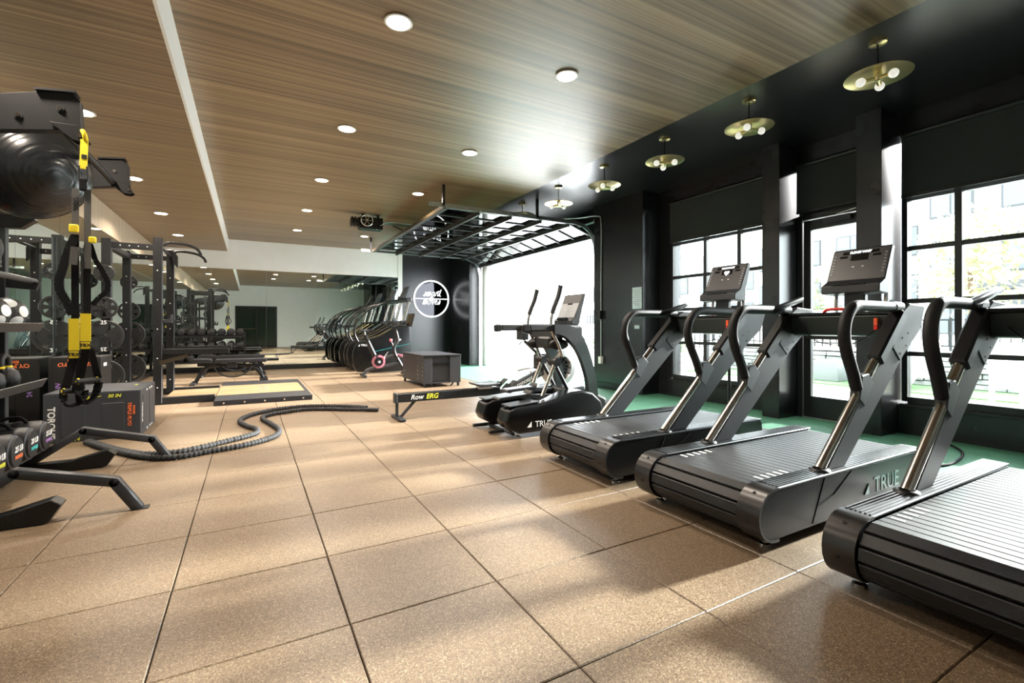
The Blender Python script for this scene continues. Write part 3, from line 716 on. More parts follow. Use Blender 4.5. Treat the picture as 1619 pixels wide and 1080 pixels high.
# ------------------------------------------------------------------ elliptical
def build_elliptical():
    e = thing('elliptical_trainer', 'black elliptical trainer with grey console in front of the roll up door', 'elliptical', (2.9, 4.45, 0))
    X, Y = 2.9, 4.45
    def B(mb, name, m, parent=e, bevel=0, seg=1):
        me = mb.mesh(name, bevel, seg); me.transform(Matrix.Translation((-X, -Y, 0))); return link(name, me, m, parent)
    prof = [(2.24, .10), (2.20, .17), (2.24, .29), (2.32, .315), (2.60, .335), (2.82, .37), (3.00, .425), (3.14, .435), (3.28, .40), (3.40, .30), (3.44, .16), (3.42, .06), (2.6, .05), (2.36, .045)]
    for a, b in ((4.07, 4.30), (4.60, 4.83)):
        B(MB().prism(prof, 'y', a, b, True), 'side_shroud', 'gloss_black', bevel=.03, seg=3)
        B(MB().prism([(2.25, .318), (2.62, .345), (2.60, .358), (2.25, .332)], 'y', a + .02, b - .02), 'shroud_rail', 'charcoal', bevel=.004)
    B(MB().b2(2.5, 3.9, 4.28, 4.62, .05, .22), 'base_frame', 'black_frame', bevel=.01)
    B(MB().prism([(3.0, .2), (3.10, .43), (3.3, .45), (3.62, .30), (3.70, .06), (3.0, .06)], 'y', 4.25, 4.65), 'drive_cover', 'black_plastic', bevel=.03, seg=2)
    for y in (4.375, 4.77): B(MB().b2(2.16, 2.50, y - .022, y + .022, .012, .045), 'rear_stabiliser', 'black_frame', bevel=.006)
    B(MB().cyl((2.34, 4.18, .03), (2.34, 4.74, .03), .018, 10), 'rear_crossbar', 'charcoal_metal')
    for x, y in ((2.39, 4.15), (2.39, 4.75), (3.5, 4.2), (3.5, 4.7)): B(MB().lathe([(.001, 0), (.028, 0), (.028, .012), (.012, .018), (.012, .06)], (x, y, 0), n=14), 'foot', 'chrome')
    # logo and lettering on the near shroud
    B(MB().prism([(2.44, .105), (2.49, .105), (2.49, .16)], 'y', 4.066, 4.071), 'logo_mark', 'white_print')
    text('lettering', 'TRUE', .085, 'white_print', e, (2.635 - X, 4.067 - Y, .128), FACE_NEAR)
    # pedals on link arms
    for y, x, z in ((4.33, 2.20, .36), (4.57, 2.42, .40)):
        pd = B(MB().prism([(x, z + .02), (x + .02, z), (x + .40, z + .02), (x + .42, z + .09), (x + .38, z + .055), (x + .03, z + .035)], 'y', y - .075, y + .075), 'pedal', 'black_plastic', bevel=.008)
        B(MB().bar((x + .3, y, z + .02), (3.15, y, z - .02), .05, .05), 'pedal_arm', 'charcoal_metal', bevel=.006)
    # two curved tower legs with arch head
    out = [(3.385, .30), (3.37, .50), (3.31, .72), (3.24, .90), (3.16, 1.03), (3.07, 1.105), (2.97, 1.14), (2.80, 1.15)]
    inn = [(3.255, .34), (3.24, .52), (3.18, .70), (3.11, .84), (3.02, .95), (2.94, 1.01), (2.88, 1.035), (2.80, 1.05)]
    O = [(p.x, p.z) for p in smooth_path([(a, 0, b) for a, b in out], 4)]; I = [(p.x, p.z) for p in smooth_path([(a, 0, b) for a, b in inn], 4)]
    cut = 14
    for a, b in ((4.11, 4.17), (4.73, 4.79)):
        for lo, hi, nm, m in ((0, cut + 1, 'tower_leg', 'ellip_leg'), (cut, len(O), 'tower_shoulder', 'charcoal')):
            mb = MB(); g = .0 if nm == 'tower_leg' else .006
            for k in range(lo, hi - 1):
                q = [O[k], O[k + 1], I[k + 1], I[k]]; vs = [(p[0], a - g, p[1]) for p in q] + [(p[0], b + g, p[1]) for p in q]
                f = [(0, 1, 2, 3), (7, 6, 5, 4), (0, 4, 5, 1), (2, 6, 7, 3)]
                if k == lo: f.append((0, 3, 7, 4))
                if k == hi - 2: f.append((1, 5, 6, 2))
                mb.add(vs, f)
            B(mb, nm, m)
        yc = (a + b) / 2
        B(MB().bar((2.83, yc, 1.112), (2.50, yc, 1.112), .055, .075), 'fixed_handle', 'grip_foam', bevel=.015)
        B(MB().bar((2.51, yc, 1.11), (2.42, yc, 1.105), .06, .085), 'handle_tip', 'black_plastic', bevel=.015)
    B(MB().b2(2.88, 3.22, 4.17, 4.73, 1.00, 1.13), 'crosshead', 'charcoal', bevel=.02, seg=2)
    for y in (4.22, 4.68):
        B(MB().ball((2.93, y, .93), .10, 10, (1.25, .6, .62)), 'pivot_cover', 'black_plastic')
    B(MB().b2(2.86, 3.06, 4.30, 4.60, .88, 1.02), 'bottle_holder', 'black_plastic', bevel=.03)
    # moving arms
    for y, dx in ((4.14, 0), (4.76, .09)):
        ctl = [(2.90 + dx, y, 1.56), (2.865 + dx, y, 1.44), (2.80 + dx, y, 1.29), (2.775 + dx, y, 1.16), (2.80 + dx, y, 1.05), (2.87 + dx, y, .93), (2.92 + dx, y, .80)]
        pth = smooth_path(ctl, 5)
        B(MB().tube(pth[10:], .017, 12), 'moving_arm', 'brushed_steel')
        B(MB().tube(pth[:12], [.030] + [.026] * 11, 12), 'arm_grip', 'grip_foam')
        ys = 4.36 if y < 4.45 else 4.54
        j = Vector((2.89 + dx, (y + ys) / 2, .74))
        B(MB().cyl(j - Vector((0, .07, 0)), j + Vector((0, .07, 0)), .045, 14), 'joint', 'black_plastic')
        B(MB().cyl((j.x, j.y, j.z), (2.90 + dx, y, .86), .020, 12), 'lower_arm', 'chrome')
        B(MB().cyl((j.x, j.y - .02, j.z), (j.x - .17, j.y - .02, .38), .022, 12), 'link_bar', 'brushed_steel')
        B(MB().cyl((j.x + .02, j.y + .04, j.z), (j.x + .22, j.y + .04, .40), .020, 12), 'link_bar', 'charcoal_metal')
    # console
    con = B(MB().prism([(3.14, 1.15), (3.14, 1.20), (3.18, 1.22), (3.30, 1.50), (3.34, 1.50), (3.24, 1.13)], 'y', 4.27, 4.63), 'console', 'charcoal', bevel=.008)
    th = math.atan2(.27, .12)
    rf = Matrix(((0, math.cos(th), -math.sin(th)), (-1, 0, 0), (0, math.sin(th), math.cos(th)))).to_euler()
    def fb(name, u, v, w, h, m):
        p = Vector((3.18 + v * math.cos(th), 4.45 + u, 1.22 + v * math.sin(th))) + Vector((-math.sin(th), 0, math.cos(th))) * .0015
        link(name, MB().box((0, 0, 0), (w, h, .002)).mesh(name), m, con, (p.x - X, p.y - Y, p.z), rf)
    fb('face_plate', 0, .145, .33, .27, 'grey_print')
    fb('display', 0, .20, .10, .06, 'display_dark'); fb('message_strip', 0, .255, .18, .02, 'display_dark')
    for u in (-.09, .09): fb('speed_display', u, .215, .035, .02, 'display_dark')
    for k in range(7): fb('button', -.13 + k * .043, .10 + .008 * abs(k - 3), .014, .012, 'white_print')
    B(MB().b2(3.125, 3.155, 4.36, 4.54, 1.195, 1.225), 'tablet_ledge', 'gloss_black', con, .004)
build_elliptical()

# ------------------------------------------------------------------ rowing machine
def build_rower():
    X, Y = 2.8, 5.65
    r = thing('rowing_machine', 'black rowing machine with long rail behind the elliptical', 'rowing machine', (X, Y, 0))
    def B(mb, name, m, parent=r, bevel=0, seg=1):
        me = mb.mesh(name, bevel, seg); me.transform(Matrix.Translation((-X, -Y, 0))); return link(name, me, m, parent)
    B(MB().b2(1.53, 2.95, 5.62, 5.68, .205, .31), 'rail', 'black_frame', bevel=.006)
    B(MB().b2(1.56, 2.9, 5.635, 5.665, .31, .318), 'rail_track', 'brushed_steel')
    B(MB().b2(1.515, 1.545, 5.60, 5.70, .20, .325), 'rail_cap', 'charcoal', bevel=.006)
    B(MB().bar((1.55, 5.65, .0), (1.55, 5.65, .25), .03, .03), 'rear_leg', 'charcoal_metal')
    B(MB().bar((1.60, 5.65, .03), (1.78, 5.65, .22), .03, .03), 'leg_brace', 'charcoal_metal')
    B(MB().b2(1.53, 1.61, 5.45, 5.85, 0, .035), 'rear_foot', 'black_plastic', bevel=.008)
    text('lettering', 'Row', .085, 'white_print', r, (1.79 - X, 5.619 - Y, .257), FACE_NEAR, .25, .001)
    text('lettering', 'ERG', .085, 'yellow_print', r, (1.985 - X, 5.619 - Y, .257), FACE_NEAR, .25, .002)
    # seat on carriage
    st = [(2.55, .385), (2.56, .365), (2.60, .345), (2.82, .345), (2.87, .365), (2.88, .385), (2.84, .378), (2.72, .372), (2.60, .378)]
    B(MB().prism(st, 'y', 5.50, 5.80), 'seat', 'charcoal', bevel=.008)
    B(MB().b2(2.62, 2.82, 5.60, 5.70, .30, .348), 'seat_carriage', 'silver_plastic', bevel=.008)
    # foot plates
    for y in (5.52, 5.78):
        fp = B(MB().bar((2.88, y, .20), (3.12, y, .40), .11, .018, up=(0, 0, 1)), 'foot_plate', 'black_plastic', bevel=.006)
        B(MB().bar((2.95, y, .30), (3.02, y, .36), .12, .012), 'foot_strap', 'strap_black', fp)
        B(MB().bar((2.86, y, .17), (2.93, y, .22), .12, .05), 'heel_cup', 'black_plastic', fp, .008)
    # inclined front beam with lettering
    B(MB().bar((2.95, 5.65, .20), (3.76, 5.65, .545), .055, .11), 'front_beam', 'beam_grey', bevel=.006)
    ang = math.atan2(.345, .81)
    text('lettering', 'concept', .085, 'white_print', r, (3.33 - X, 5.619 - Y, .365), (R(90), -ang, 0), 0, .002)
    text('lettering', '2', .085, 'grey_print', r, (3.58 - X, 5.619 - Y, .47), (R(90), -ang, 0), 0, .002)
    B(MB().bar((3.09, 5.62, .255), (3.15, 5.62, .28), .004, .07), 'yellow_mark', 'yellow_print')
    # flywheel cage
    c = (3.90, 5.65, .53); R0 = .25
    B(MB().lathe([(R0, -.09), (R0 + .012, -.07), (R0 + .012, .07), (R0, .09), (R0 - .07, .10), (R0 - .08, .09), (R0 - .02, .08), (R0 - .02, -.08), (R0 - .08, -.09), (R0 - .07, -.10), (R0, -.09)], c, 'y', 36), 'flywheel_cage', 'silver_plastic')
    w = MB().lathe([(.001, -.04), (.15, -.04), (.165, 0), (.15, .04), (.001, .04)], c, 'y', 28); B(w, 'flywheel', 'black_plastic')
    sp = MB()
    for k in range(6):
        a = PI * k / 6; sp.bar((c[0] - .2 * math.cos(a), c[1] - .09, c[2] - .2 * math.sin(a)), (c[0] + .2 * math.cos(a), c[1] - .09, c[2] + .2 * math.sin(a)), .01, .016)
    B(sp, 'cage_spokes', 'black_plastic')
    B(MB().b2(3.52, 3.70, 5.58, 5.72, .52, .74), 'chain_housing', 'black_plastic', bevel=.02)
    B(MB().tube([(3.34, 5.47, .50), (3.40, 5.56, .53), (3.48, 5.65, .545), (3.40, 5.74, .53), (3.34, 5.83, .50)], .016, 10), 'pull_handle', 'silver_plastic')
    # monitor on its arm
    B(MB().bar((3.58, 5.65, .72), (3.34, 5.65, .92), .03, .035), 'monitor_arm', 'chrome')
    B(MB().tube([(3.38, 5.60, .90), (3.33, 5.65, .94), (3.28, 5.70, .87)], .010, 8), 'arm_clamp', 'black_plastic')
    B(MB().b2(3.27, 3.35, 5.54, 5.76, .94, 1.14), 'monitor', 'black_plastic', bevel=.012)
    # front legs
    for x, y in ((4.12, 5.45), (4.12, 5.85)): B(MB().cyl((3.85, 5.65, .33), (x, y, .02), .018, 10), 'front_leg', 'charcoal_metal')
    B(MB().cyl((3.72, 5.65, .40), (3.66, 5.52, .03), .016, 10), 'front_leg', 'charcoal_metal')
    B(MB().b2(4.09, 4.15, 5.40, 5.90, 0, .035), 'front_foot', 'black_plastic', bevel=.008)
    B(MB().b2(3.63, 3.69, 5.46, 5.58, 0, .03), 'front_foot', 'black_plastic', bevel=.008)
build_rower()

# ------------------------------------------------------------------ storage box near the roll up door
def build_box():
    X, Y = 3.14, 9.0
    b = thing('storage_cube', 'low black bolted box with open shelf in front of the end wall', 'storage box', (X, Y, 0))
    x0, x1, y0, y1, z0, z1 = -.37, .37, -.68, .66, .07, .60; t = .018
    MB().b2(x0 - .01, x1 + .01, y0 - .01, y1 + .01, z1 - t, z1).build('top_panel', 'box_panel', b, .003)
    MB().b2(x0, x0 + t, y0, y1, z0, z1 - t).build('side_panel', 'box_panel', b, .003)
    MB().b2(x1 - t, x1, y0, y1, z0, z1 - t).build('side_panel', 'box_panel', b, .003)
    MB().b2(x0 + t, x1 - t, y1 - t, y1, z0, z1 - t).build('back_panel', 'box_panel', b, .003)
    MB().b2(x0 + t, x1 - t, y0, y1 - t, z0, z0 + t).build('bottom_panel', 'box_panel', b, .003)
    MB().b2(x0 + t, x0 + .17, y0 + .0, y0 + t, z0 + t, z1 - t).build('front_panel', 'box_panel', b, .003)
    MB().b2(x1 - .22, x1 - t, y0 + .0, y0 + t, z0 + t, z1 - t).build('front_panel', 'box_panel', b, .003)
    MB().b2(x0 + .17, x1 - .22, y0 + .005, y0 + .06, .42, .432).build('shelf', 'gloss_black', b)
    MB().b2(x0 + t, x1 - t, y0 + .06, y0 + .078, z0 + t, z1 - t).build('inner_panel', 'vinyl_grey', b)  # lighter grey than the box: light falling into the recess, put into colour
    for k in range(6):
        for y in (y0 + .03, y0 + .30, y1 - .1):
            MB().cyl((x0 - .006, y, .15 + k * .075), (x0 + .001, y, .15 + k * .075), .013, 8).build('bolt', 'chrome', b)
    for x in (x0 + .04, x1 - .04):
        for y in (y0 + .04, y1 - .04): MB().b2(x - .02, x + .02, y - .02, y + .02, 0, z0).build('leg', 'black_frame', b, .003)
    for x, s in ((x0 + .2, 1), (x1 - .2, -1)): MB().bar((x, y0 + .03, 0), (x + s * -.06, y0 + .03, z0), .02, .02).build('leg_brace', 'black_frame', b)
build_box()

# ------------------------------------------------------------------ incline trainers by the back mirror
def make_incline():
    X, Y = 2.85, 11.98
    t = thing('incline_trainer', '', 'incline trainer', (X, Y, 0), 0, 'incline trainers by the mirror')
    def B(mb, name, m, parent=t, bevel=0, seg=1):
        me = mb.mesh(name, bevel, seg); me.transform(Matrix.Translation((-X, 0, 0))); return link(name, me, m, parent)
    prof = [(2.22, .05), (2.14, .18), (2.12, .45), (2.16, .64), (2.26, .78), (2.45, .81), (2.75, .90), (3.05, 1.06), (3.30, 1.22), (3.44, 1.27), (3.52, 1.22), (3.54, .60), (3.52, .03), (2.6, .02)]
    for s in (-1, 1):
        a, b = (s * .31, s * .44)
        B(MB().prism(prof, 'y', min(a, b), max(a, b), True), 'side_housing', 'gloss_black', bevel=.02, seg=2)
        yo = s * .442
        ln = [(2.45, .815), (2.75, .905), (3.05, 1.065), (3.30, 1.225)]
        B(MB().tube([(p[0], s * .33, p[1] + .01) for p in ln], .004, 6), 'edge_trim', 'brass')
        if s < 0:
            B(MB().bar((2.60, yo, .52), (3.48, yo, .70), .004, .011, up=(0, 0, 1)), 'side_stripe', 'teal')
            B(MB().prism([(2.24, .66), (2.28, .66), (2.28, .71)], 'y', yo - .002, yo + .002), 'logo_mark', 'white_print')
            text('lettering', 'TRUE', .07, 'white_print', t, (2.385 - X, yo - .001, .683), FACE_NEAR)
        yr = s * .40
        for dy in (0, -s * .07):
            rail = smooth_path([(2.36, yr + dy, .62), (2.22, yr + dy, .82), (2.16, yr + dy, 1.02), (2.22, yr + dy, 1.24), (2.42, yr + dy, 1.47), (2.76, yr + dy, 1.66), (3.12, yr + dy, 1.77), (3.46, yr + dy, 1.82)], 5)
            B(MB().tube(rail if dy == 0 else rail[:-8], .022 if dy == 0 else .014, 10), 'arch_rail', 'gloss_black')
        B(MB().bar((3.34, yr * .9, 1.24), (3.50, yr * .9, 1.80), .05, .06, up=(1, 0, 0)), 'post', 'brushed_steel', bevel=.008)
        B(MB().b2(3.26, 3.44, yr * .9 - .06, yr * .9 + .06, 1.19, 1.28), 'post_base', 'black_plastic', bevel=.02)
        B(MB().lathe([(.001, 0), (.03, 0), (.03, .04), (.001, .04)], (2.4, s * .37, 0), n=12), 'foot', 'black_plastic')
    belt = [(2.26, .40), (2.30, .50), (2.60, .62), (3.30, 1.10), (3.36, 1.08), (2.62, .52), (2.34, .36)]
    B(MB().prism(belt, 'y', -.30, .30), 'running_belt', 'slat_rubber', bevel=.01)
    B(MB().b2(3.40, 3.56, -.42, .42, 1.76, 1.86), 'dashboard', 'charcoal', bevel=.02)
    con = B(MB().prism([(3.36, 1.85), (3.36, 1.90), (3.42, 1.92), (3.53, 2.16), (3.57, 2.15), (3.46, 1.84)], 'y', -.20, .20), 'console', 'charcoal', bevel=.006)
    th = math.atan2(.24, .11); rf = (0, -(PI / 2 - (PI / 2 - th)), 0)
    p = Vector((3.475, 0, 2.04)) + Vector((-math.sin(th), 0, math.cos(th))) * .004
    B(MB().box(p, (.20, .32, .003), Matrix.Rotation(-th, 3, 'Y')), 'display', 'far_window', con)
    return t
inc = make_incline(); inc['label'] = 'black incline trainer with arched rails, nearer one, behind the exercise bike'
inc2 = copy_tree(inc); inc2.location.y += 1.18; inc2['label'] = 'black incline trainer with arched rails, farther one, against the mirror'

# ------------------------------------------------------------------ exercise bike
def build_bike():
    X, Y = 2.68, 10.75
    b = thing('exercise_bike', 'black exercise bike with pink disc and tilted screen', 'exercise bike', (X, Y, 0))
    def B(mb, name, m, parent=b, bevel=0, seg=1):
        me = mb.mesh(name, bevel, seg); me.transform(Matrix.Translation((-X, 0, 0))); return link(name, me, m, parent)
    for x in (2.20, 3.14): B(MB().bar((x, -.27, .035), (x, .27, .035), .06, .05), 'stabiliser', 'black_frame', bevel=.012)
    B(MB().tube(smooth_path([(3.14, 0, .06), (3.02, 0, .28), (2.90, 0, .50), (2.88, 0, .66), (2.96, 0, .80), (2.94, 0, .95), (2.90, 0, 1.08)], 5), .055, 12, flat=.8), 'front_stem', 'black_plastic')
    B(MB().tube(smooth_path([(2.20, 0, .06), (2.30, 0, .16), (2.55, 0, .22), (2.85, 0, .26), (3.02, 0, .30)], 5), .040, 12), 'bottom_tube', 'charcoal')
    B(MB().tube(smooth_path([(2.92, 0, .48), (2.75, 0, .44), (2.60, 0, .36), (2.48, 0, .28)], 5), .035, 12), 'top_tube', 'charcoal')
    B(MB().tube([(2.50, 0, .34), (2.40, 0, .56), (2.30, 0, .78), (2.24, 0, .94)], [.055, .052, .048, .042], 12), 'seat_tube', 'black_plastic')
    B(MB().tube([(2.24, 0, .94), (2.22, 0, 1.03)], .02, 10), 'seat_post', 'chrome')
    B(MB().bar((2.14, 0, 1.00), (2.36, 0, 1.00), .03, .025), 'seat_slider', 'charcoal')
    B(MB().prism([(2.10, -.08), (2.12, -.10), (2.20, -.09), (2.30, -.03), (2.42, -.015), (2.43, 0), (2.42, .015), (2.30, .03), (2.20, .09), (2.12, .10), (2.10, .08)], 'z', 1.025, 1.07), 'saddle', 'vinyl_black', bevel=.015)
    B(MB().lathe([(.145, -.03), (.15, 0), (.145, .03), (.10, .035), (.10, -.035), (.145, -.03)], (2.52, -.05, .34), 'y', 32), 'disc_ring', 'pink_disc')
    B(MB().lathe([(.001, -.02), (.10, -.02), (.10, .02), (.001, .02)], (2.52, -.05, .34), 'y', 24), 'disc', 'black_plastic')
    B(MB().cyl((2.52, -.15, .34), (2.52, .15, .34), .03, 12), 'crank_axle', 'silver_plastic')
    for s, a in ((-1, R(115)), (1, R(-65))):
        p = Vector((2.52 + .17 * math.cos(a), s * .14, .34 + .17 * math.sin(a)))
        B(MB().bar((2.52, s * .14, .34), p, .018, .03), 'crank_arm', 'black_plastic')
        B(MB().box(p + Vector((0, s * .06, 0)), (.09, .09, .022)), 'pedal', 'black_plastic', bevel=.005)
    for a, c in (((2.62, -.1, .42), (2.72, -.12, .56)), ((2.84, -.1, .70), (2.78, -.12, .82))):
        k = B(MB().cyl(a, c, .009, 8), 'lever', 'chrome')
        B(MB().ball(a if a[2] < .5 else c, .034, 10), 'knob', 'coral', k)
    B(MB().tube([(2.98, 0, .80), (3.04, 0, .84)], .022, 8), 'adjust_knob', 'silver_plastic')
    B(MB().bar((2.82, 0, 1.10), (3.14, 0, 1.14), .05, .05), 'handlebar_slider', 'black_plastic', bevel=.01)
    B(MB().tube(smooth_path([(2.80, -.22, 1.12), (2.90, -.22, 1.16), (3.06, -.2, 1.16), (3.14, -.10, 1.15), (3.14, .10, 1.15), (3.06, .2, 1.16), (2.90, .22, 1.16), (2.80, .22, 1.12)], 4), .020, 10), 'handlebar', 'grip_foam')
    B(MB().bar((3.14, 0, 1.12), (3.24, 0, 1.22), .05, .04), 'screen_arm', 'black_plastic')
    sc = B(MB().box((3.26, 0, 1.28), (.03, .52, .31), Matrix.Rotation(R(14), 3, 'Y')), 'screen', 'black_plastic', bevel=.008)
    B(MB().box((3.243, 0, 1.284), (.004, .48, .27), Matrix.Rotation(R(14), 3, 'Y')), 'display', 'screen_tan', sc)
    for sy in (-1, 1):
        w = B(MB().cyl((3.02, sy * .09 - .06, .46), (3.02, sy * .09 + .06, .46), .014, 10), 'hand_weight', 'pink_disc')
        B(MB().ball((3.02, sy * .09 - .07, .46), .035, 8), 'weight_head', 'pink_disc', w); B(MB().ball((3.02, sy * .09 + .07, .46), .035, 8), 'weight_head', 'pink_disc', w)
build_bike()

# ------------------------------------------------------------------ foam plyo boxes
def plyo(x0, x1, y0, y1, h, m, label):
    cx, cy = (x0 + x1) / 2, (y0 + y1) / 2; w, d = (x1 - x0) / 2, (y1 - y0) / 2
    b = thing('plyo_box', label, 'plyo box', (cx, cy, 0))
    MB().b2(-w, w, -d, d, 0.0, h).build('body', m, b, .014, 2)
    return b, w, d
b, w, d = plyo(-1.72, -.98, 6.06, 6.90, .48, 'vinyl_grey', 'grey vinyl foam plyo box beside the battle rope')
for u0, u1 in ((-.24, -.06), (.06, .24)): MB().b2(u0, u1, -d - .004, -d + .002, .05, .36).build('panel', 'vinyl_grey', b, .003)
for v0, v1 in ((-.32, -.05), (.05, .32)): MB().b2(w - .002, w + .004, v0, v1, .06, .42).build('panel', 'vinyl_grey', b, .003)
text('print', 'TORQUE', .075, 'white_print', b, (-w + .06, -d - .005, .20), (R(90), R(90), 0), 0, .002)
text('print', '30 IN', .045, 'yellow_print', b, (.16, -d - .005, .43), FACE_NEAR, .2, .001)
text('print', '30 IN', .05, 'yellow_print', b, (-.16, -d - .005, .03), FACE_NEAR, .2, .001)
MB().prism([(-.12, .425), (-.06, .41), (0, .41), (.02, .425), (.06, .432), (.06, .436), (-.12, .436)], 'y', -d - .002, -d + .001).build('print', 'yellow_print', b)
text('print', 'TRIPLE PLYO', .042, 'orange_print', b, (w - .09, -d - .005, .24), (R(90), R(90), 0), .2, .001)
text('print', 'POWER', .026, 'orange_print', b, (w - .055, -d - .005, .28), (R(90), R(90), 0), .2, .001)
text('print', 'TORQUE', .05, 'white_print', b, (w + .005, -d + .06, .24), (R(90), R(90), R(90)), 0, .001)
for y in (-.12, .05, .16): text('print', '20 IN', .03, 'white_print', b, (w + .005, y, .445), FACE_RIGHT)
for y in (-.1, .06, .17): text('print', '20 IN', .03, 'white_print', b, (w + .005, y, .03), FACE_RIGHT)
text('print', '24 IN', .04, 'yellow_print', b, (w - .12, .1, .4805), (0, 0, R(90)), .2)
text('print', '24 IN', .04, 'white_print', b, (-.1, -d + .06, .4805), (0, 0, 0), .2)
b, w, d = plyo(-1.95, -1.50, 7.02, 7.50, .78, 'vinyl_dark', 'tall dark plyo box standing on end against the left mirror')
text('print', 'TRIPLE PLYO', .06, 'orange_print', b, (.03, -d - .002, .70), (R(90), R(180), 0), .2, .001)
text('print', 'POWER', .035, 'orange_print', b, (.0, -d - .002, .745), (R(90), R(180), 0), .2, .001)
text('print', '24 IN', .06, 'purple_print', b, (-.14, -d - .002, .42), (R(90), R(-90), 0), .2, .001)
MB().b2(w - .001, w + .001, -.12, .02, .66, .70).build('print', 'white_print', b)

# ------------------------------------------------------------------ storage rack on the left
def build_storage():
    t = thing('storage_rack', 'tall black storage rack with shelves and overhead booms against the left mirror', 'storage rack', (-1.6, 4.28, 0))
    X, Y = -1.6, 4.28
    def B(mb, name, m, parent=t, bevel=0, seg=1):
        me = mb.mesh(name, bevel, seg); me.transform(Matrix.Translation((-X, -Y, 0))); return link(name, me, m, parent)
    for y in (3.66, 4.90):
        B(MB().b2(-1.645, -1.585, y - .03, y + .03, .05, 2.30), 'post', 'charcoal_metal', bevel=.004)
        B(MB().b2(-1.945, -1.885, y - .03, y + .03, .05, 2.20), 'post', 'rack_paint', bevel=.004)
        B(MB().prism([(-1.95, 0), (-1.95, .075), (-1.22, .075), (-.99, .135), (-.945, .10), (-1.0, .012), (-1.03, 0)], 'y', y - .05, y + .05), 'base_beam', 'gloss_black', bevel=.004)
        tb = MB()
        P = [(-1.60, y, .02), (-1.50, y, .06), (-1.15, y, .30), (-.715, y, .185), (-.60, y, .0)]
        for p, q in zip(P[1:], P[2:]): tb.bar(p, q, .06, .055)
        for p in P[2:4]: tb.cyl((p[0], y - .03, p[2]), (p[0], y + .03, p[2]), .0285, 12)
        B(tb, 'arched_leg', 'charcoal', bevel=.003)
        B(MB().b2(-.63, -.55, y - .035, y + .035, 0, .006), 'foot_pad', 'black_plastic')
        for x in (-1.02, -.88): B(MB().cyl((x, y, .225 if x > -.9 else .262), (x, y, .238 if x > -.9 else .275), .008, 8), 'bolt', 'galvanised')
        # boom
        poly = [(-1.95, 2.05), (-1.95, 2.28), (-1.23, 2.40), (-1.05, 2.455), (-.905, 2.475), (-.868, 2.44), (-.86, 2.27), (-1.23, 2.20), (-1.6, 2.12)]
        bo = B(MB().prism(poly, 'y', y - .03, y + .03), 'boom', 'rack_paint', bevel=.004)
        B(MB().bar((-1.06, y, 2.462), (-.885, y, 2.485), .10, .012), 'boom_cap', 'rack_paint', bo)
        B(MB().prism([(-1.0, 2.29), (-.88, 2.29), (-.835, 2.215), (-.86, 2.20), (-.90, 2.205)], 'y', y - .045, y - .035), 'hook_plate', 'rack_paint', bo, .002)
        B(MB().prism([(-1.0, 2.29), (-.88, 2.29), (-.835, 2.215), (-.86, 2.20), (-.90, 2.205)], 'y', y + .035, y + .045), 'hook_plate', 'rack_paint', bo, .002)
        for q in ((-1.13, 2.30), (-.955, 2.375), (-1.4, 2.26)):
            B(MB().cyl((q[0], y - .036, q[1]), (q[0], y - .028, q[1]), .019, 12), 'washer', 'black_plastic', bo)
            B(MB().cyl((q[0], y - .042, q[1]), (q[0], y - .036, q[1]), .010, 10), 'bolt', 'chrome', bo)
        B(MB().cyl((-.865, y - .055, 2.232), (-.865, y + .055, 2.232), .012, 10), 'hook_pin', 'chrome', bo)
    B(MB().cyl((-.965, 3.66, 2.285), (-.965, 4.90, 2.285), .022, 12), 'cross_tube', 'rack_paint')
    text('print', 'TORQUE', .03, 'white_print', t, (-1.615 - X, 4.868 - Y, 1.62), (R(90), R(90), 0))
    # ball cradle arms
    for y in (4.05, 4.90): B(MB().prism([(-1.95, 1.84), (-1.95, 1.90), (-1.46, 1.98), (-1.42, 1.93), (-1.5, 1.86)], 'y', y - .04, y + .04), 'cradle_arm', 'rack_paint', bevel=.004)
    # shelves
    for z, x1, nm in ((.19, -1.36, 'bottom'), (.66, -1.40, 'kettlebell'), (1.085, -1.415, 'ball')):
        B(MB().b2(-1.93, x1, 3.63, 4.93, z, z + .015), 'shelf', 'charcoal_metal', bevel=.003)
        B(MB().prism([(x1, z), (x1 + .03, z + .06), (x1 + .022, z + .065), (x1 - .008, z + .012)], 'y', 3.63, 4.93), 'shelf_lip', 'charcoal_metal')
    for x in (-1.45, -1.72): B(MB().cyl((x, 3.63, 1.47 if x > -1.5 else 1.50), (x, 4.95, 1.47 if x > -1.5 else 1.50), .022, 12), 'shelf_rod', 'charcoal')
    for y in (3.66, 4.90): B(MB().prism([(-1.90, 1.44), (-1.42, 1.40), (-1.40, 1.46), (-1.90, 1.53)], 'y', y - .02, y + .02), 'rod_bracket', 'rack_paint', bevel=.003)
build_storage()
# exercise ball
eb = thing('exercise_ball', 'large glossy black exercise ball held up under the rack booms', 'exercise ball', (-1.29, 4.30, 2.17 - .325))
pr = []
for i in range(0, 121):
    a = PI * i / 120; rr = .325 - (.0026 if (i % 6 == 0 and 3 < i < 117) else 0)
    pr.append((max(1e-4, rr * math.sin(a)), -rr * math.cos(a)))
me = MB().lathe(pr, (0, 0, 0), 'z', 56).mesh('ball_body')
me.transform(Vector((0, 0, 1)).rotation_difference(Vector((.78, -.90, -.34)).normalized()).to_matrix().to_4x4())
link('ball_body', me, 'ball_vinyl', eb, (0, 0, .325))
MB().lathe([(.001, .323), (.012, .326), (.012, .330), (.001, .331)], (0, 0, .325), n=12).build('plug', 'white_print', eb)
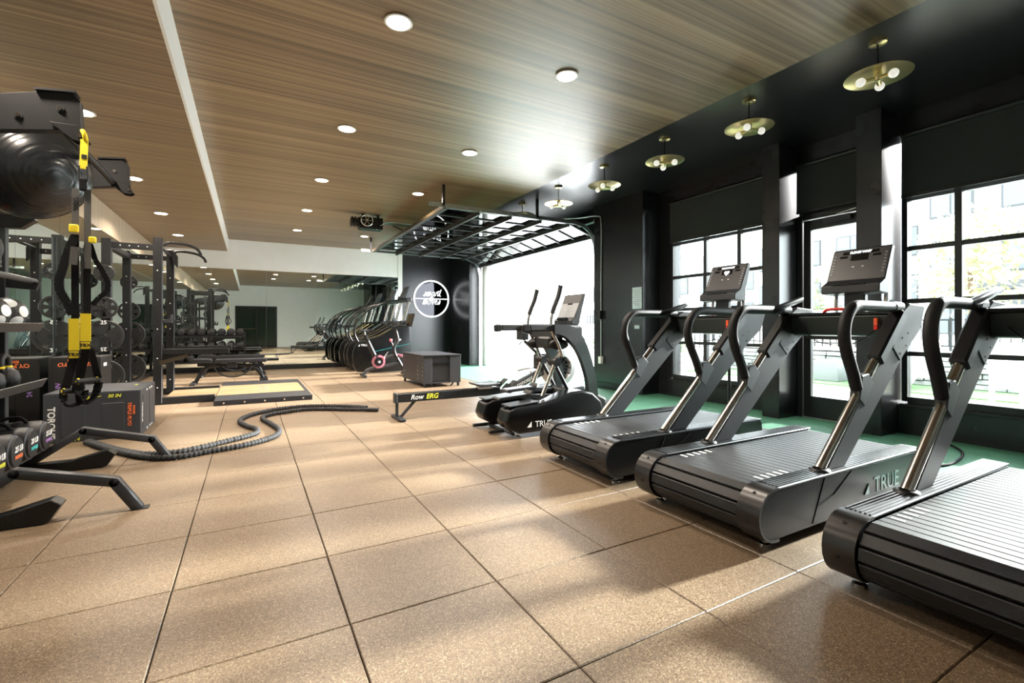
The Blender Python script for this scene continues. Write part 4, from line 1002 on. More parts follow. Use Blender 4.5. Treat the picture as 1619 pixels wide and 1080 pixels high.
# wall balls, kettlebells, bags
def wall_ball(x, y, z, r, seed, label):
    t = thing('medicine_ball', label, 'medicine ball', (x, y, z), 0, 'medicine balls on the storage rack')
    MB().ball((0, 0, r), r, 14).build('ball_body', 'ball_rubber', t)
    rnd = random.Random(seed)
    for d in ((1, -.3, .15), (.4, -.7, .75), (.75, -.6, -.55), (-.3, -.8, .3), (.5, .7, .6), (.2, -.3, -1)):
        MB().cap_patch((0, 0, r), r * 1.008, d, .36).build('white_patch', 'white_print', t)
wall_ball(-1.53, 4.71, 1.10, .115, 1, 'black and white medicine ball at the far end of the ball shelf')
wall_ball(-1.54, 4.46, 1.10, .115, 2, 'black and white medicine ball, second from the far end of its shelf')
wall_ball(-1.54, 4.21, 1.10, .115, 3, 'black and white medicine ball, third from the far end of its shelf')
t = thing('slam_ball', 'textured black ball resting on the rods of the upper shelf', 'medicine ball', (-1.585, 4.42, 1.525)); MB().ball((0, 0, .125), .135, 14).build('ball_body', 'ball_rubber', t)
MB().cap_patch((0, 0, .125), .1358, (.7, -.7, .2), .25).build('logo_patch', 'orange_print', t)
def kettlebell(y, r, label):
    t = thing('kettlebell', label, 'kettlebell', (-1.52, y, .675), 0, 'kettlebells on the storage rack')
    MB().lathe([(.001, 0), (r * .6, 0), (r * .92, r * .45), (r, r), (r * .85, r * 1.55), (r * .45, r * 1.9), (.001, r * 1.95)], n=24).build('bell', 'iron', t)
    h = smooth_path([(0, -r * .62, r * 1.6), (0, -r * .78, r * 2.2), (0, -r * .55, r * 2.75), (0, 0, r * 2.95), (0, r * .55, r * 2.75), (0, r * .78, r * 2.2), (0, r * .62, r * 1.6)], 5)
    MB().tube(h, .018, 10).build('handle', 'iron', t)
    for s in (-1, 1): MB().lathe([(.020, -.008), (.023, 0), (.020, .008)], (0, s * r * .74, r * 1.95), n=12).build('colour_band', 'yellow_strap', t)
kettlebell(4.66, .082, 'black kettlebell with yellow band, farthest one on the kettlebell shelf')
kettlebell(4.44, .078, 'black kettlebell with yellow band, middle one on the kettlebell shelf')
kettlebell(4.22, .076, 'black kettlebell with yellow band, nearest one on the kettlebell shelf')
def sandbag(y, r, m, txt, label):
    t = thing('power_bag', label, 'weight bag', (-1.60, y, .205), 0, 'cylinder power bags on the bottom shelf')
    MB().lathe([(.001, -.30), (r * .8, -.30), (r, -.26), (r, .26), (r * .8, .30), (.001, .305)], (0, 0, r), 'x', 28).build('bag_body', 'vinyl_black', t)
    MB().lathe([(r * .86, .288), (r * .93, .284), (r * .93, .278)], (0, 0, r), 'x', 28).build('piping', 'vinyl_grey', t)
    MB().tube(smooth_path([(.05, -.03, 2 * r - .01), (.08, -.03, 2 * r + .03), (.16, -.03, 2 * r + .035), (.2, -.03, 2 * r - .01)], 4), .012, 8).build('handle', 'strap_black', t)
    for x in (-.15, .14): MB().lathe([(r + .001, x - .02), (r + .004, x), (r + .001, x + .02)], (0, 0, r), 'x', 28).build('strap', 'strap_black', t)
    text('print', txt, .05, 'white_print', t, (.306, 0, r + .02), FACE_RIGHT, .2, .001)
    text('print', 'POWER', .032, m, t, (.306, 0, r - .03), FACE_RIGHT, .2, .001)
sandbag(3.92, .115, 'yellow_print', '30 LB', 'black power bag with yellow lettering on its end, nearest on the bottom shelf')
sandbag(4.17, .115, 'orange_print', '25 LB', 'black power bag with orange lettering, second from the camera')
sandbag(4.42, .115, 'teal_print', '20 LB', 'black power bag with teal lettering, third from the camera')
sandbag(4.68, .115, 'purple_print', '15 LB', 'black power bag with purple lettering, farthest on the bottom shelf')

# ------------------------------------------------------------------ suspension trainer hanging from the near boom
def build_straps():
    Y0 = 3.63
    t = thing('suspension_trainer', 'yellow and black suspension straps hanging from the near rack boom', 'suspension trainer', (-.87, Y0, .62))
    zf = lambda y: 1.12 + (517 - y) / 744 * 2.745
    def P(px, py, dy=0):                      # a point on the hanging plane
        u = (px - 809.5) / 744; x = Y0 * (.48618 + u * .87386) / (.87386 - u * .48618)
        return Vector((x + .87, dy, zf(py) - .62))
    def band(pts, w, m, name, par=t, dy=0, th=.003):
        mb = MB(); Q = [P(a, b, dy) for a, b in pts]
        for p, q in zip(Q, Q[1:]):
            mb.bar(p, q, th, w, up=(1, 0, 0)) if abs((q - p).z) > abs((q - p).x) else mb.bar(p, q, th, w)
        return mb.build(name, m, par)
    MB().tube([P(133, 208, -.03), P(137, 214, -.045), P(138, 222, -.03), P(136, 226, 0), P(133, 220, .03), P(132, 210, .01)], .012, 8).build('anchor_loop', 'yellow_strap', t)
    lp = band([(136, 222), (135, 245), (134, 268)], .034, 'yellow_strap', 'anchor_strap', dy=-.03, th=.008)
    f = MB(); c = P(136, 249, -.036)
    f.b2(c.x - .012, c.x + .012, c.y, c.y + .002, c.z - .012, c.z + .012); f.build('print', 'dark_print', lp)
    MB().tube([P(128, 264, -.03), P(127, 285, -.03), P(134, 302, -.03), P(141, 285, -.03), P(140, 264, -.03)], .006, 8).build('carabiner', 'charcoal', t)
    MB().b2(*[v for v in (P(128, 290).x, P(140, 290).x)], -.045, -.02, P(0, 303).z, P(0, 283).z).build('loop_block', 'strap_black', t, .006)
    for px, y0, y1 in ((122, 300, 360), (141, 300, 425)): band([(px, y0), (px, y1)], .032, 'strap_grey', 'upper_strap', dy=-.03)
    text('print', 'TRX', .035, 'dark_print', t, (P(122, 322).x, -.0335, P(122, 322).z), (R(90), R(90), 0), 0, .001)
    for px, y, s in ((120, 363, 1), (149, 379, .8)): 
        c = P(px, y, -.035); MB().box(c, (.042 * s, .022, .045 * s)).build('buckle', 'yellow_strap', t, .005)
    for px, y0, y1 in ((121, 372, 505), (140, 388, 496)): band([(px, y0), (px, y1)], .034, 'strap_black', 'main_strap', dy=-.025)
    band([(122, 375), (113, 395), (102, 430), (96, 448), (99, 462), (110, 480), (118, 498)], .040, 'strap_black', 'strap_loop', dy=-.04)
    band([(122, 392), (119, 420)], .036, 'strap_grey', 'strap_loop', dy=-.042)
    band([(144, 385), (152, 410), (165, 430), (173, 447), (171, 460), (158, 470), (148, 482)], .026, 'strap_black', 'strap_loop', dy=-.02)
    for px, y0, y1 in ((121, 504, 566), (139, 496, 552)):
        tb = band([(px, y0), (px, y1)], .047, 'yellow_strap', 'pull_tab', dy=-.045, th=.006)
        c = P(px, y1 - 6, -.049)
        MB().b2(c.x - .025, c.x + .025, c.y, c.y + .002, c.z - .024, c.z + .024).build('label_patch', 'dark_print', tb)
        MB().b2(c.x - .021, c.x + .021, c.y - .001, c.y, c.z - .020, c.z + .020).build('label_patch', 'yellow_strap', tb)
        text('print', 'TRX', .026, 'dark_print', tb, (c.x, c.y - .0022, c.z), FACE_NEAR, 0, .001)
    for top, l, r_, dy in (((120, 566), (107, 614), (128, 616), -.04), ((139, 552), (128, 600), (154, 600), -.03)):
        band([top, l], .040, 'strap_black', 'handle_web', dy=dy); band([(top[0] + 2, top[1]), r_], .034, 'strap_black', 'handle_web', dy=dy + .05)
        a, b = P(l[0] - 3, l[1] + 2, dy - .03), P(r_[0], r_[1] + 2, dy + .06)
        h = MB().cyl(a, b, .016, 12).build('handle', 'grip_foam', t)
        for q in (a.lerp(b, .1), a.lerp(b, .92)): MB().ball(q, .0185, 8, (.7, .7, 1)).build('ring', 'yellow_strap', h)
    for l, bt, r_ in (((104, 618), (118, 640), (130, 618)), ((128, 604), (136, 638), (155, 606))):
        Q = smooth_path([P(*l, -.05), P((l[0] + bt[0]) / 2 - 3, (l[1] + bt[1]) / 2 + 8, -.05), P(*bt, -.03), P((r_[0] + bt[0]) / 2 + 4, (r_[1] + bt[1]) / 2 + 6, 0), P(*r_, .02)], 4)
        mb = MB()
        for p, q in zip(Q, Q[1:]): mb.bar(p, q, .055, .012, up=(0, 0, 1))
        mb.build('foot_cradle', 'strap_black', t, .004)
build_straps()

# ------------------------------------------------------------------ power rack, platform
RX, RXR, RY0, RY1 = -1.16, -1.73, 8.40, 9.62           # front and rear upright x, near and far y
def build_rack():
    t = thing('power_rack', 'tall black power rack with pull up bar behind the plyo boxes', 'power rack', (RX, 9.0, 0))
    def B(mb, name, m, parent=t, bevel=0, seg=1):
        me = mb.mesh(name, bevel, seg); me.transform(Matrix.Translation((-RX, -9.0, 0))); return link(name, me, m, parent)
    hole = MB().cyl((0, 0, 0), (0, .003, 0), .009, 8).mesh('hole'); hole.materials.append(M['hole_pale'])  # pale discs: bright background seen through the holes, put into the colour
    holed = MB().cyl((0, 0, 0), (0, .003, 0), .012, 8).mesh('hole'); holed.materials.append(M['hole_dark'])
    for y in (RY0, RY1):
        for x, h in ((RX, 2.40), (RXR, 2.34)):
            u = B(MB().b2(x - .052, x + .052, y - .052, y + .052, .02, h), 'upright', 'rack_paint', bevel=.005)
            for k in range(20):
                z = .25 + k * .105
                o = bpy.data.objects.new('hole', holed if k % 4 else hole); C.objects.link(o); o.parent = u; o.location = (x - RX, y - .0535 - 9.0, z)
        # base rail, top beams
        B(MB().b2(RXR - .1, -.46, y - .04, y + .04, .0, .105), 'base_rail', 'rack_paint', bevel=.005)
        B(MB().b2(RXR + .04, RX - .04, y - .03, y + .03, 2.22, 2.30), 'top_beam', 'rack_paint', bevel=.004)
        for k in range(4): B(MB().cyl((RXR + .15 + k * .1, y - .032, 2.26), (RXR + .15 + k * .1, y - .028, 2.26), .007, 8), 'bolt', 'hole_pale')
        # gusset feet, spotter arm, brace with label
        B(MB().b2(RX + .04, -.28, y - .03, y + .03, .72, .80), 'spotter_arm', 'rack_paint', bevel=.004)
        B(MB().b2(RX + .045, RX + .06, y - .045, y + .045, .62, .86), 'arm_plate', 'rack_paint')
        B(MB().prism([(RX + .04, .58), (RX + .40, .70), (RX + .40, .72), (RX + .04, .72)], 'y', y - .01, y + .01), 'arm_gusset', 'rack_paint')
        B(MB().bar((RX + .02, y - .05, .60), (RX + .36, y - .05, .70), .008, .055), 'arm_label', 'screen_tan')
        # bar hook
        B(MB().prism([(RX + .04, 1.18), (RX + .17, 1.18), (RX + .17, 1.30), (RX + .15, 1.30), (RX + .13, 1.23), (RX + .06, 1.23), (RX + .06, 1.38), (RX + .04, 1.38)], 'y', y - .035, y + .035), 'bar_hook', 'charcoal', bevel=.004)
        # weight pegs
        for z in (.45, 1.0, 1.38, 1.85):
            yy = y - .04 if y == RY0 else y + .04; s = -1 if y == RY0 else 1
            B(MB().cyl((RXR, yy, z), (RXR, yy + s * .22, z), .024, 12), 'weight_peg', 'chrome')
    B(MB().b2(RXR - .04, RXR + .04, RY0 + .04, RY1 - .04, 2.22, 2.30), 'rear_beam', 'rack_paint', bevel=.004)
    B(MB().b2(RXR - .04, RXR + .04, RY0 + .04, RY1 - .04, .02, .10), 'rear_beam', 'rack_paint', bevel=.004)
    B(MB().cyl((RX, RY0, 2.30), (RX, RY1, 2.30), .020, 12), 'pull_up_bar', 'charcoal_metal')
    for y in (RY0 + .25, RY1 - .05):
        B(MB().tube(smooth_path([(RX, y, 2.32), (RX + .12, y, 2.38), (RX + .34, y, 2.36), (RX + .46, y, 2.30), (RX + .50, y, 2.22)], 5), .020, 10), 'pull_up_handle', 'grip_foam')
    B(MB().prism([(RX + .03, 2.20), (RX + .10, 2.10), (RX + .10, 2.30), (RX + .04, 2.40)], 'y', RY1 - .03, RY1 + .03), 'top_gusset', 'rack_paint')
build_rack()
def plate_mesh(R_, t, ns, hub=.055):
    m = MB(); m.lathe([(R_ * .80, -t / 2), (R_ * .97, -t / 2), (R_, -t * .3), (R_, t * .3), (R_ * .97, t / 2), (R_ * .80, t / 2), (R_ * .80, -t / 2)], axis='y', n=32)
    m.lathe([(.027, -t / 2), (hub, -t / 2), (hub, t / 2), (.027, t / 2), (.027, -t / 2)], axis='y', n=20)
    for k in range(ns):
        a0 = 2 * PI * k / ns; w = PI / ns * (.55 if ns > 3 else .78)
        pts = [(r * math.cos(a0 + s * w * (1 if r > .1 else 1.6)), r * math.sin(a0 + s * w * (1 if r > .1 else 1.6))) for r, s in ((hub * .9, -1), (R_ * .82, -1), (R_ * .82, 0), (R_ * .82, 1), (hub * .9, 1))]
        m.prism(pts, 'y', -t * .35, t * .35)
    return m.mesh('plate_body')
def plate(z, near, R_, ns, txt, label, off=.10, tm=.045):
    y = RY0 - .04 - off if near else RY1 + .04 + off
    t = thing('weight_plate', label, 'weight plate', (RXR, y, z - R_), 0, 'weight plates on the power rack')
    link('plate_body', plate_mesh(R_, tm, ns), 'iron', t, (0, 0, R_))
    if R_ > .15:
        text('print', txt, .07, 'white_print', t, (0, -tm / 2 - .001, R_ * 1.88 - .01), FACE_NEAR, 0, .001)
        text('print', txt, .07, 'white_print', t, (0, -tm / 2 - .001, R_ * .12 + .01), (R(90), R(180), 0), 0, .001)
    MB().lathe([(.027, -tm * .55), (.034, -tm * .55), (.034, tm * .55), (.027, tm * .55), (.027, -tm * .55)], (0, 0, R_), 'y', 16).build('steel_hub', 'chrome', t)
plate(1.85, True, .115, 6, '5', 'small black plate on the top peg at the near side of the power rack')
plate(1.38, True, .15, 6, '10', 'six hole black plate on the second peg, near side of the rack')
plate(1.0, True, .215, 3, '25', 'large black plate marked 25 on the third peg, near side')
plate(.45, True, .225, 3, '45', 'large black plate marked 45 on the lowest peg, near side')
plate(1.85, False, .115, 6, '5', 'small black plate on the top peg at the far side of the power rack')
plate(1.38, False, .15, 6, '10', 'six hole black plate on the second peg, far side of the rack')
plate(1.0, False, .215, 3, '25', 'large black plate on the third peg, far side of the rack')
plate(.45, False, .225, 3, '45', 'large grey black plate on the lowest peg, far side of the rack')
def barbell(o, name='barbell'):
    t = o
    MB().cyl((0, 0, 0), (0, 0, 1.31), .0145, 12).build('shaft', 'charcoal_metal', t, 0, 1, (0, 0, .43))
    for z in (0, 1.76): MB().cyl((0, 0, 0), (0, 0, .41), .025, 14).build('sleeve', 'charcoal', t, 0, 1, (0, 0, z))
    for z in (.41, 1.74): MB().cyl((0, 0, 0), (0, 0, .03), .04, 14).build('collar', 'charcoal', t, 0, 1, (0, 0, z))
barbell(thing('barbell', 'long dark barbell stored upright beside the power rack', 'barbell', (-1.88, 7.72, .04)))
tag(MB().lathe([(.001, 0), (.09, 0), (.09, .02), (.04, .03), (.04, .14), (.032, .14), (.032, .035), (.001, .034)], (-1.88, 7.72, .001), n=18).build('bar_holder', 'rack_paint'), 'small black floor holder under the upright barbell', 'bar holder')
def build_platform():
    X0, X1, Y0, Y1, h = -.45, .84, 7.84, 10.40, .075
    t = thing('lifting_platform', 'low lifting platform with pale wood centre and black border', 'platform', (0, 9.1, 0))
    f = lambda x0, x1, y0, y1, z0, z1: MB().b2(x0, x1, y0 - 9.1, y1 - 9.1, z0, z1)
    f(X0, X1, Y0, Y0 + .62, 0, h).build('border', 'vinyl_black', t, .004); f(X0, X1, Y1 - .62, Y1, 0, h).build('border', 'vinyl_black', t, .004)
    f(X1 - .05, X1, Y0 + .622, Y1 - .622, 0, h).build('border', 'vinyl_black', t, .004)
    n = 4; xa, xb = X0, X1 - .052
    for k in range(2):
        ya, yb = Y0 + .622 + k * .66, Y0 + .622 + (k + 1) * .66 - .003
        f(xa, xb, ya, yb, 0, h - .002).build('wood_panel', 'platform_wood', t, .002)
    f(RX + .05, X0 - .005, RY0 + .045, RY1 - .045, 0, .068).build('rack_insert', 'platform_wood', t, .002)
    for k in range(5): MB().cyl((X0 + .12 + k * .26, Y0 - .003 - 9.1, .035), (X0 + .12 + k * .26, Y0 - 9.1, .035), .012, 8).build('screw', 'chrome', t)
    text('print', 'TORQUE', .22, 'bark', t, (.2, .02, h - .0015), (0, 0, R(90)), 0)
build_platform()

# ------------------------------------------------------------------ benches
def make_bench():
    t = thing('weight_bench', '', 'bench', (-.35, 11.0, 0), 0, 'adjustable benches')
    MB().prism([(-.28, .44), (-.26, .405), (.62, .405), (.66, .43), (.64, .48), (-.24, .48)], 'y', -.14, .14).build('back_pad', 'vinyl_black', t, .015, 2)
    MB().prism([(-.66, .47), (-.64, .415), (-.31, .405), (-.30, .47), (-.34, .49), (-.60, .50)], 'y', -.14, .14).build('seat_pad', 'vinyl_black', t, .015, 2)
    MB().bar((-.55, 0, .38), (.60, 0, .33), .06, .06).build('spine', 'rack_paint', t, .006)
    MB().tube(smooth_path([(-.58, 0, .03), (-.50, 0, .20), (-.40, 0, .32), (-.2, 0, .36)], 5), .035, 10).build('rear_leg', 'rack_paint', t)
    MB().tube(smooth_path([(.58, 0, .08), (.50, 0, .22), (.36, 0, .32), (.1, 0, .36)], 5), .035, 10).build('front_leg', 'rack_paint', t)
    MB().b2(-.66, -.56, -.26, .26, 0, .04).build('rear_foot', 'rack_paint', t, .008)
    MB().b2(.52, .62, -.22, .22, .02, .07).build('front_foot', 'rack_paint', t, .008)
    for s in (-1, 1): MB().lathe([(.001, -.02), (.05, -.02), (.05, .02), (.001, .02)], (.62, s * .2, .05), 'y', 18).build('wheel', 'vinyl_black', t)
    MB().tube([(.05 + .34 * math.cos(a), -.05, .42 + .30 * math.sin(a)) for a in [R(200 + 14 * k) for k in range(11)]], .014, 8).build('ladder_arc', 'charcoal_metal', t)
    MB().b2(-.05, .12, -.035, .035, .30, .41).build('pivot_block', 'charcoal', t, .006)
    return t
bn = make_bench(); bn['label'] = 'black padded weight bench, nearer one, behind the lifting platform'
b2 = copy_tree(bn); b2.location = (-.35, 12.55, 0); b2['label'] = 'black padded weight bench, farther one, in front of the dumbbells'

# ------------------------------------------------------------------ dumbbell rack
def build_dumbbells():
    t = thing('dumbbell_rack', 'black three tier dumbbell rack along the back mirror', 'dumbbell rack', (-1.03, 13.55, 0))
    for x in (-.90, .90):
        MB().bar((x, .18, 0), (x, .30, 1.0), .05, .06).build('post', 'rack_paint', t, .004)
        MB().b2(x - .04, x + .04, -.25, .33, 0, .06).build('foot', 'rack_paint', t, .006)
    for k, z in enumerate((.28, .58, .90)):
        y = -.10 + .07 * k
        for dy in (-.11, .11): MB().b2(-.92, .92, y + dy - .03, y + dy + .03, z - .03, z + .0 + (dy > 0) * .02).build('tier_rail', 'rack_paint', t, .003)
    pr = [(.001, -.145), (.060, -.145), (.078, -.13), (.078, -.065), (.060, -.05), (.018, -.05), (.015, 0), (.018, .05), (.060, .05), (.078, .065), (.078, .13), (.060, .145), (.001, .145)]
    me = MB().lathe(pr, (0, 0, 0), 'y', 14).mesh('dumbbell'); me.materials.append(M['vinyl_black'])
    for k, (z, nm) in enumerate(((.28, 'lowest'), (.58, 'middle'), (.90, 'top'))):
        for i in range(9):
            o = bpy.data.objects.new('dumbbell', me); C.objects.link(o); o.location = (-1.03 - .80 + i * .2, 13.55 - .10 + .07 * k, z + .092)
            o.rotation_euler = (R(6), 0, 0)
            tag(o, f'round black dumbbell, {ORD[i]} from the left on the {nm} tier', 'dumbbell', 'dumbbells on the rack')
build_dumbbells()

# ------------------------------------------------------------------ battle rope
def fl(px, py, z=.024):
    u, v = (px - 809.5) / 744, (517 - py) / 744; k = (z - 1.12) / v
    return Vector((k * (.48618 + u * .87386), k * (.87386 - u * .48618), z))
rope = thing('battle_rope', 'thick black battle rope snaking across the floor in two strands', 'battle rope', (0, 6.0, 0))
A = [(580, 644.5), (550, 642.5), (491, 642), (445, 646), (408, 653), (384, 661), (380, 668), (391, 674), (404, 678), (406, 684), (389, 690), (361, 697), (324, 706), (287, 713.5), (255, 717), (222, 717.5), (186, 711), (158, 703), (139, 697)]
Bp = [(598, 648), (560, 647.5), (491, 647), (446, 652), (421, 657), (415, 662), (428, 670), (441, 679), (437, 688), (417, 696), (380, 705), (333, 713), (287, 721.5), (255, 724), (225, 722), (190, 715), (160, 707), (136, 699)]
for pts in (A, Bp):
    P = [fl(*p) - Vector((0, 6.0, 0)) for p in pts]; raw = smooth_path(P, 30); path = [raw[0]]; left = .009
    for q0, q1 in zip(raw, raw[1:]):
        L = (q1 - q0).length; at = left
        while at < L: path.append(q0.lerp(q1, at / L)); at += .009
        left = at - L
    acc = 0; rs = []
    for i, p in enumerate(path):
        if i: acc += (p - path[i - 1]).length
        rs.append(.0235 + .0042 * math.sin(acc * 2 * PI / .036) + .0012 * math.sin(acc * 77))
    MB().tube(path, rs, 12).build('rope_strand', 'rope_black', rope)
    e = MB().tube(path[:18], .0275, 12).build('end_sleeve', 'vinyl_black', rope)

# power cables on the turf by the treadmills
for k, (pts, lab) in enumerate((([(4.15, 1.55), (4.5, 1.75), (4.9, 1.6), (5.5, 1.7), (5.9, 2.0)], 'thin black power cable on the turf in front of the middle treadmill'),
                                ([(4.15, .9), (4.6, 1.05), (5.1, 1.2), (5.9, 1.05)], 'thin black power cable on the turf in front of the nearest treadmill'))):
    tag(MB().tube(smooth_path([(a, b_, .014) for a, b_ in pts], 8), .010, 8).build('power_cable', 'strap_black'), lab, 'cable')
sg = thing('stretch_stand', 'black stand with a pole and low tray beside the middle column', 'stand', (4.55, 3.10, .004))
MB().b2(-.20, .20, -.16, .16, 0, .025).build('base', 'black_frame', sg, .006)
MB().b2(-.18, .18, -.15, .15, .025, .05).build('tray', 'vinyl_black', sg, .006)
text('print', 'PLATINUM', .055, 'grey_print', sg, (-.05, -.02, .0505), (0, 0, R(-20)))
MB().cyl((-.14, .12, .02), (-.14, .12, .80), .016, 10).build('pole', 'black_frame', sg)

# ------------------------------------------------------------------ outside
o = MB().b2(6.25, 60, -30, 50, -.2, -.03).build('ground_patio', 'concrete'); tag(o, 'pale sunlit patio paving outside the windows', 'patio', kind='structure')
o = MB().b2(8.4, 9.9, -6, 7.2, -.03, -.015).build('ground_path', 'sand_path'); tag(o, 'sandy path strip across the patio', 'path', kind='structure')
o = MB().b2(9.9, 11.2, -8, 8.5, -.03, .005).build('ground_lawn', 'lawn'); tag(o, 'strip of green lawn in front of the stone wall', 'lawn', kind='structure')
def build_stone_wall():
    w = thing('stone_wall', 'low dry stacked stone wall behind the lawn', 'stone wall', (11.4, 0, 0))
    MB().b2(-.12, .25, -2, 9.0, 0, .58).build('core', 'stone', w)
    rnd = random.Random(5); meshes = []
    for k in range(5):
        me = MB().box((0, 0, 0), (.16, .40 + .05 * k, .085)).mesh('stone', .012); me.materials.append(M['stone']); meshes.append((me, .40 + .05 * k))
    for r_ in range(6):
        y = 1.0 + rnd.uniform(-.3, 0)
        while y < 8.6:
            me, L = rnd.choice(meshes); o = bpy.data.objects.new('stone', me); C.objects.link(o); o.parent = w
            o.location = (-.15 + rnd.uniform(-.03, .02), y + L / 2, .05 + r_ * .095); o.rotation_euler = (0, 0, rnd.uniform(-.03, .03)); y += L + .012
    MB().b2(-.20, .28, -2, 9.0, .60, .66).build('coping', 'concrete', w, .008)
build_stone_wall()
f = thing('railing_fence', 'dark metal railing on top of the stone wall', 'fence', (11.6, 0, .62))
for z in (.12, .62): MB().b2(-.012, .012, -1.5, 9.0, z, z + .03).build('rail', 'fence_metal', f)
bal = MB().b2(-.007, .007, -.007, .007, .12, .64).mesh('baluster'); bal.materials.append(M['fence_metal'])
for k in range(75):
    b_ = bpy.data.objects.new('baluster', bal); C.objects.link(b_); b_.parent = f; b_.location = (0, -1.4 + k * .14, 0)
for k in range(7): MB().b2(-.02, .02, -1.5 + k * 1.75 - .02, -1.5 + k * 1.75 + .02, .0, .68).build('post', 'fence_metal', f)
f = thing('boundary_fence', 'pale wire fence beyond the roll up door', 'fence', (17.0, 14, -.03))
for z in (.3, 1.0, 1.75): MB().b2(-.012, .012, -7.5, 14, z, z + .03).build('rail', 'fence_metal', f)
bal = MB().b2(-.016, .016, -.016, .016, .05, 1.8).mesh('baluster'); bal.materials.append(M['fence_metal'])
for k in range(86):
    b_ = bpy.data.objects.new('baluster', bal); C.objects.link(b_); b_.parent = f; b_.location = (0, -7.4 + k * .25, 0)
pt = thing('planter', 'square grey planter standing on the lawn', 'planter', (10.6, 5.35, .005))
MB().prism([(-.24, .42), (-.20, 0), (.20, 0), (.24, .42)], 'y', -.24, .24).build('pot', 'planter_grey', pt, .01); MB().b2(-.21, .21, -.21, .21, .40, .43).build('soil', 'bark', pt)
ln = thing('lounge_pod', 'white woven lounge pod on the lawn', 'lounge seat', (10.4, 4.35, .005))
MB().lathe([(.30, 0), (.42, .06), (.52, .25), (.55, .42), (.50, .44), (.44, .30), (.001, .26)], n=24).build('shell', 'wicker_white', ln)
MB().lathe([(.001, .27), (.40, .29), (.42, .36), (.36, .40), (.001, .41)], n=24).build('cushion', 'white_trim', ln)
MB().lathe([(.001, 0), (.31, 0), (.31, .02), (.001, .02)], n=24).build('base', 'planter_grey', ln)
def chair(x, y, rz, label):
    t = thing('patio_chair', label, 'patio chair', (x, y, -.03), rz, 'white patio chairs')
    MB().b2(-.27, .27, -.27, .27, .38, .43).build('seat', 'wicker_white', t, .012)
    MB().box((.27, 0, .68), (.04, .54, .55), Matrix.Rotation(R(10), 3, 'Y')).build('backrest', 'wicker_white', t, .012)
    for s in (-1, 1):
        MB().b2(-.27, .27, s * .27 - .025, s * .27 + .025, .58, .63).build('armrest', 'wicker_white', t, .008)
        for x_ in (-.24, .24): MB().b2(x_ - .02, x_ + .02, s * .25 - .02, s * .25 + .02, 0, .60).build('leg', 'wicker_white', t)
chair(9.1, 3.35, R(200), 'white woven patio chair beside the column, farther from camera'); chair(8.4, 1.95, R(160), 'white woven patio chair at the right edge of the near window')
def tree(x, y, h, r, m, n, seed, label, trunk=True):
    rnd = random.Random(seed); t = thing('tree', label, 'tree', (x, y, -.03))
    if trunk:
        MB().tube([(0, 0, 0), (.05, .03, h * .3), (0, .05, h * .62)], [.09, .07, .04], 10).build('trunk', 'bark', t)
    mb = MB()
    for k in range(n):
        d = Vector((rnd.gauss(0, 1), rnd.gauss(0, 1), rnd.gauss(0, 1))).normalized() * r * rnd.random() ** .4
        c = Vector((d.x, d.y, h * .66 + d.z * 1.15)); s = rnd.uniform(.07, .13)
        a = Vector((rnd.gauss(0, 1), rnd.gauss(0, 1), rnd.gauss(0, 1))).normalized(); b_ = a.orthogonal().normalized()
        mb.add([c - a * s, c + b_ * s * .45, c + a * s, c - b_ * s * .45], [(0, 1, 2, 3)])
    mb.build('foliage', m, t)['kind'] = 'stuff'
tree(14.5, 4.3, 4.0, 1.15, 'leaf_yellow', 1500, 1, 'yellow green tree seen through the near window')
tree(18.0, 18.5, 5.0, 1.5, 'leaf_yellow', 1300, 2, 'loose pale tree beyond the far side of the roll up door')
tree(15.8, 9.0, 3.0, .9, 'leaf', 800, 3, 'small green tree behind the three column window')
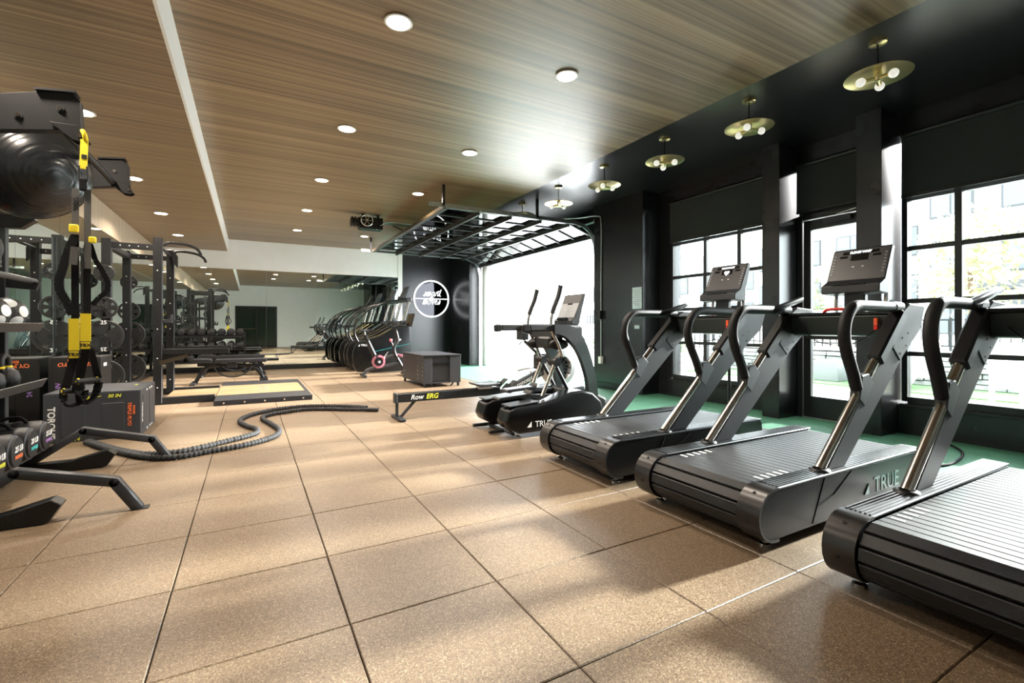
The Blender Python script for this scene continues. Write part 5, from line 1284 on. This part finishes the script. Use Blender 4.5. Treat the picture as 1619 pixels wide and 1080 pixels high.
for k, (x, y, lab) in enumerate(((14.0, 14.6, 'low green shrub by the door track beyond the opening'), (14.6, 13.2, 'low green shrub behind the elliptical bars'), (13.2, 15.6, 'flowering shrub at the far left of the door opening'))):
    rnd = random.Random(20 + k); t = thing('shrub', lab, 'shrub', (x, y, -.03)); mb = MB()
    for j in range(420):
        d = Vector((rnd.gauss(0, 1), rnd.gauss(0, 1), rnd.gauss(0, 1))).normalized() * .5 * rnd.random() ** .4
        c = Vector((d.x * 1.3, d.y * 1.3, .45 + d.z * .85)); s = rnd.uniform(.05, .09); a = Vector((rnd.gauss(0, 1), rnd.gauss(0, 1), rnd.gauss(0, 1))).normalized(); b_ = a.orthogonal()
        mb.add([c - a * s, c + b_ * s * .5, c + a * s, c - b_ * s * .5], [(0, 1, 2, 3)])
    mb.build('foliage', 'leaf', t)['kind'] = 'stuff'
    mb = MB()
    for j in range(14):
        d = Vector((rnd.gauss(0, 1), rnd.gauss(0, 1), abs(rnd.gauss(0, 1)))).normalized() * .6; mb.ball((d.x, d.y, .5 + d.z * .6), .04, 5)
    mb.build('blossom', 'flower_red', t)['kind'] = 'stuff'
def building(x, y0, y1, h, m, cols, rows, z0, label, canopy=None):
    t = thing('apartment_building', label, 'building', (x, (y0 + y1) / 2, -.03)); hw = (y1 - y0) / 2
    MB().b2(0, 8, -hw, hw, 0, h).build('wall', m, t)
    MB().b2(-.15, 8, -hw - .1, hw + .1, h, h + .25).build('roof', 'facade', t)
    for i in range(cols):
        yc = -hw + (i + .5) * 2 * hw / cols; ww = 2 * hw / cols * .29
        for k in range(rows):
            zc = z0 + k * 2.5
            w = MB().b2(-.10, .0, yc - ww - .07, yc + ww + .07, zc - .07, zc + 1.47).build('window_frame', 'far_frame', t)
            MB().b2(-.115, -.10, yc - ww, yc - .03, zc, zc + 1.4).build('window_pane', 'far_window', w); MB().b2(-.115, -.10, yc + .03, yc + ww, zc, zc + 1.4).build('window_pane', 'far_window', w)
    if canopy: MB().b2(-1.4, .0, -hw * canopy, hw * canopy, 2.6, 2.9).build('canopy', 'far_frame', t)
building(26, -4, 9.5, 7.1, 'facade', 6, 3, .9, 'white apartment block with square windows behind the near window', .8)
building(30, 10.5, 20, 7.6, 'facade_brown', 4, 2, 2.4, 'brown apartment block seen through the three column window')
building(34, 22, 44, 7.0, 'facade', 7, 2, 1.6, 'pale distant building beyond the roll up door')
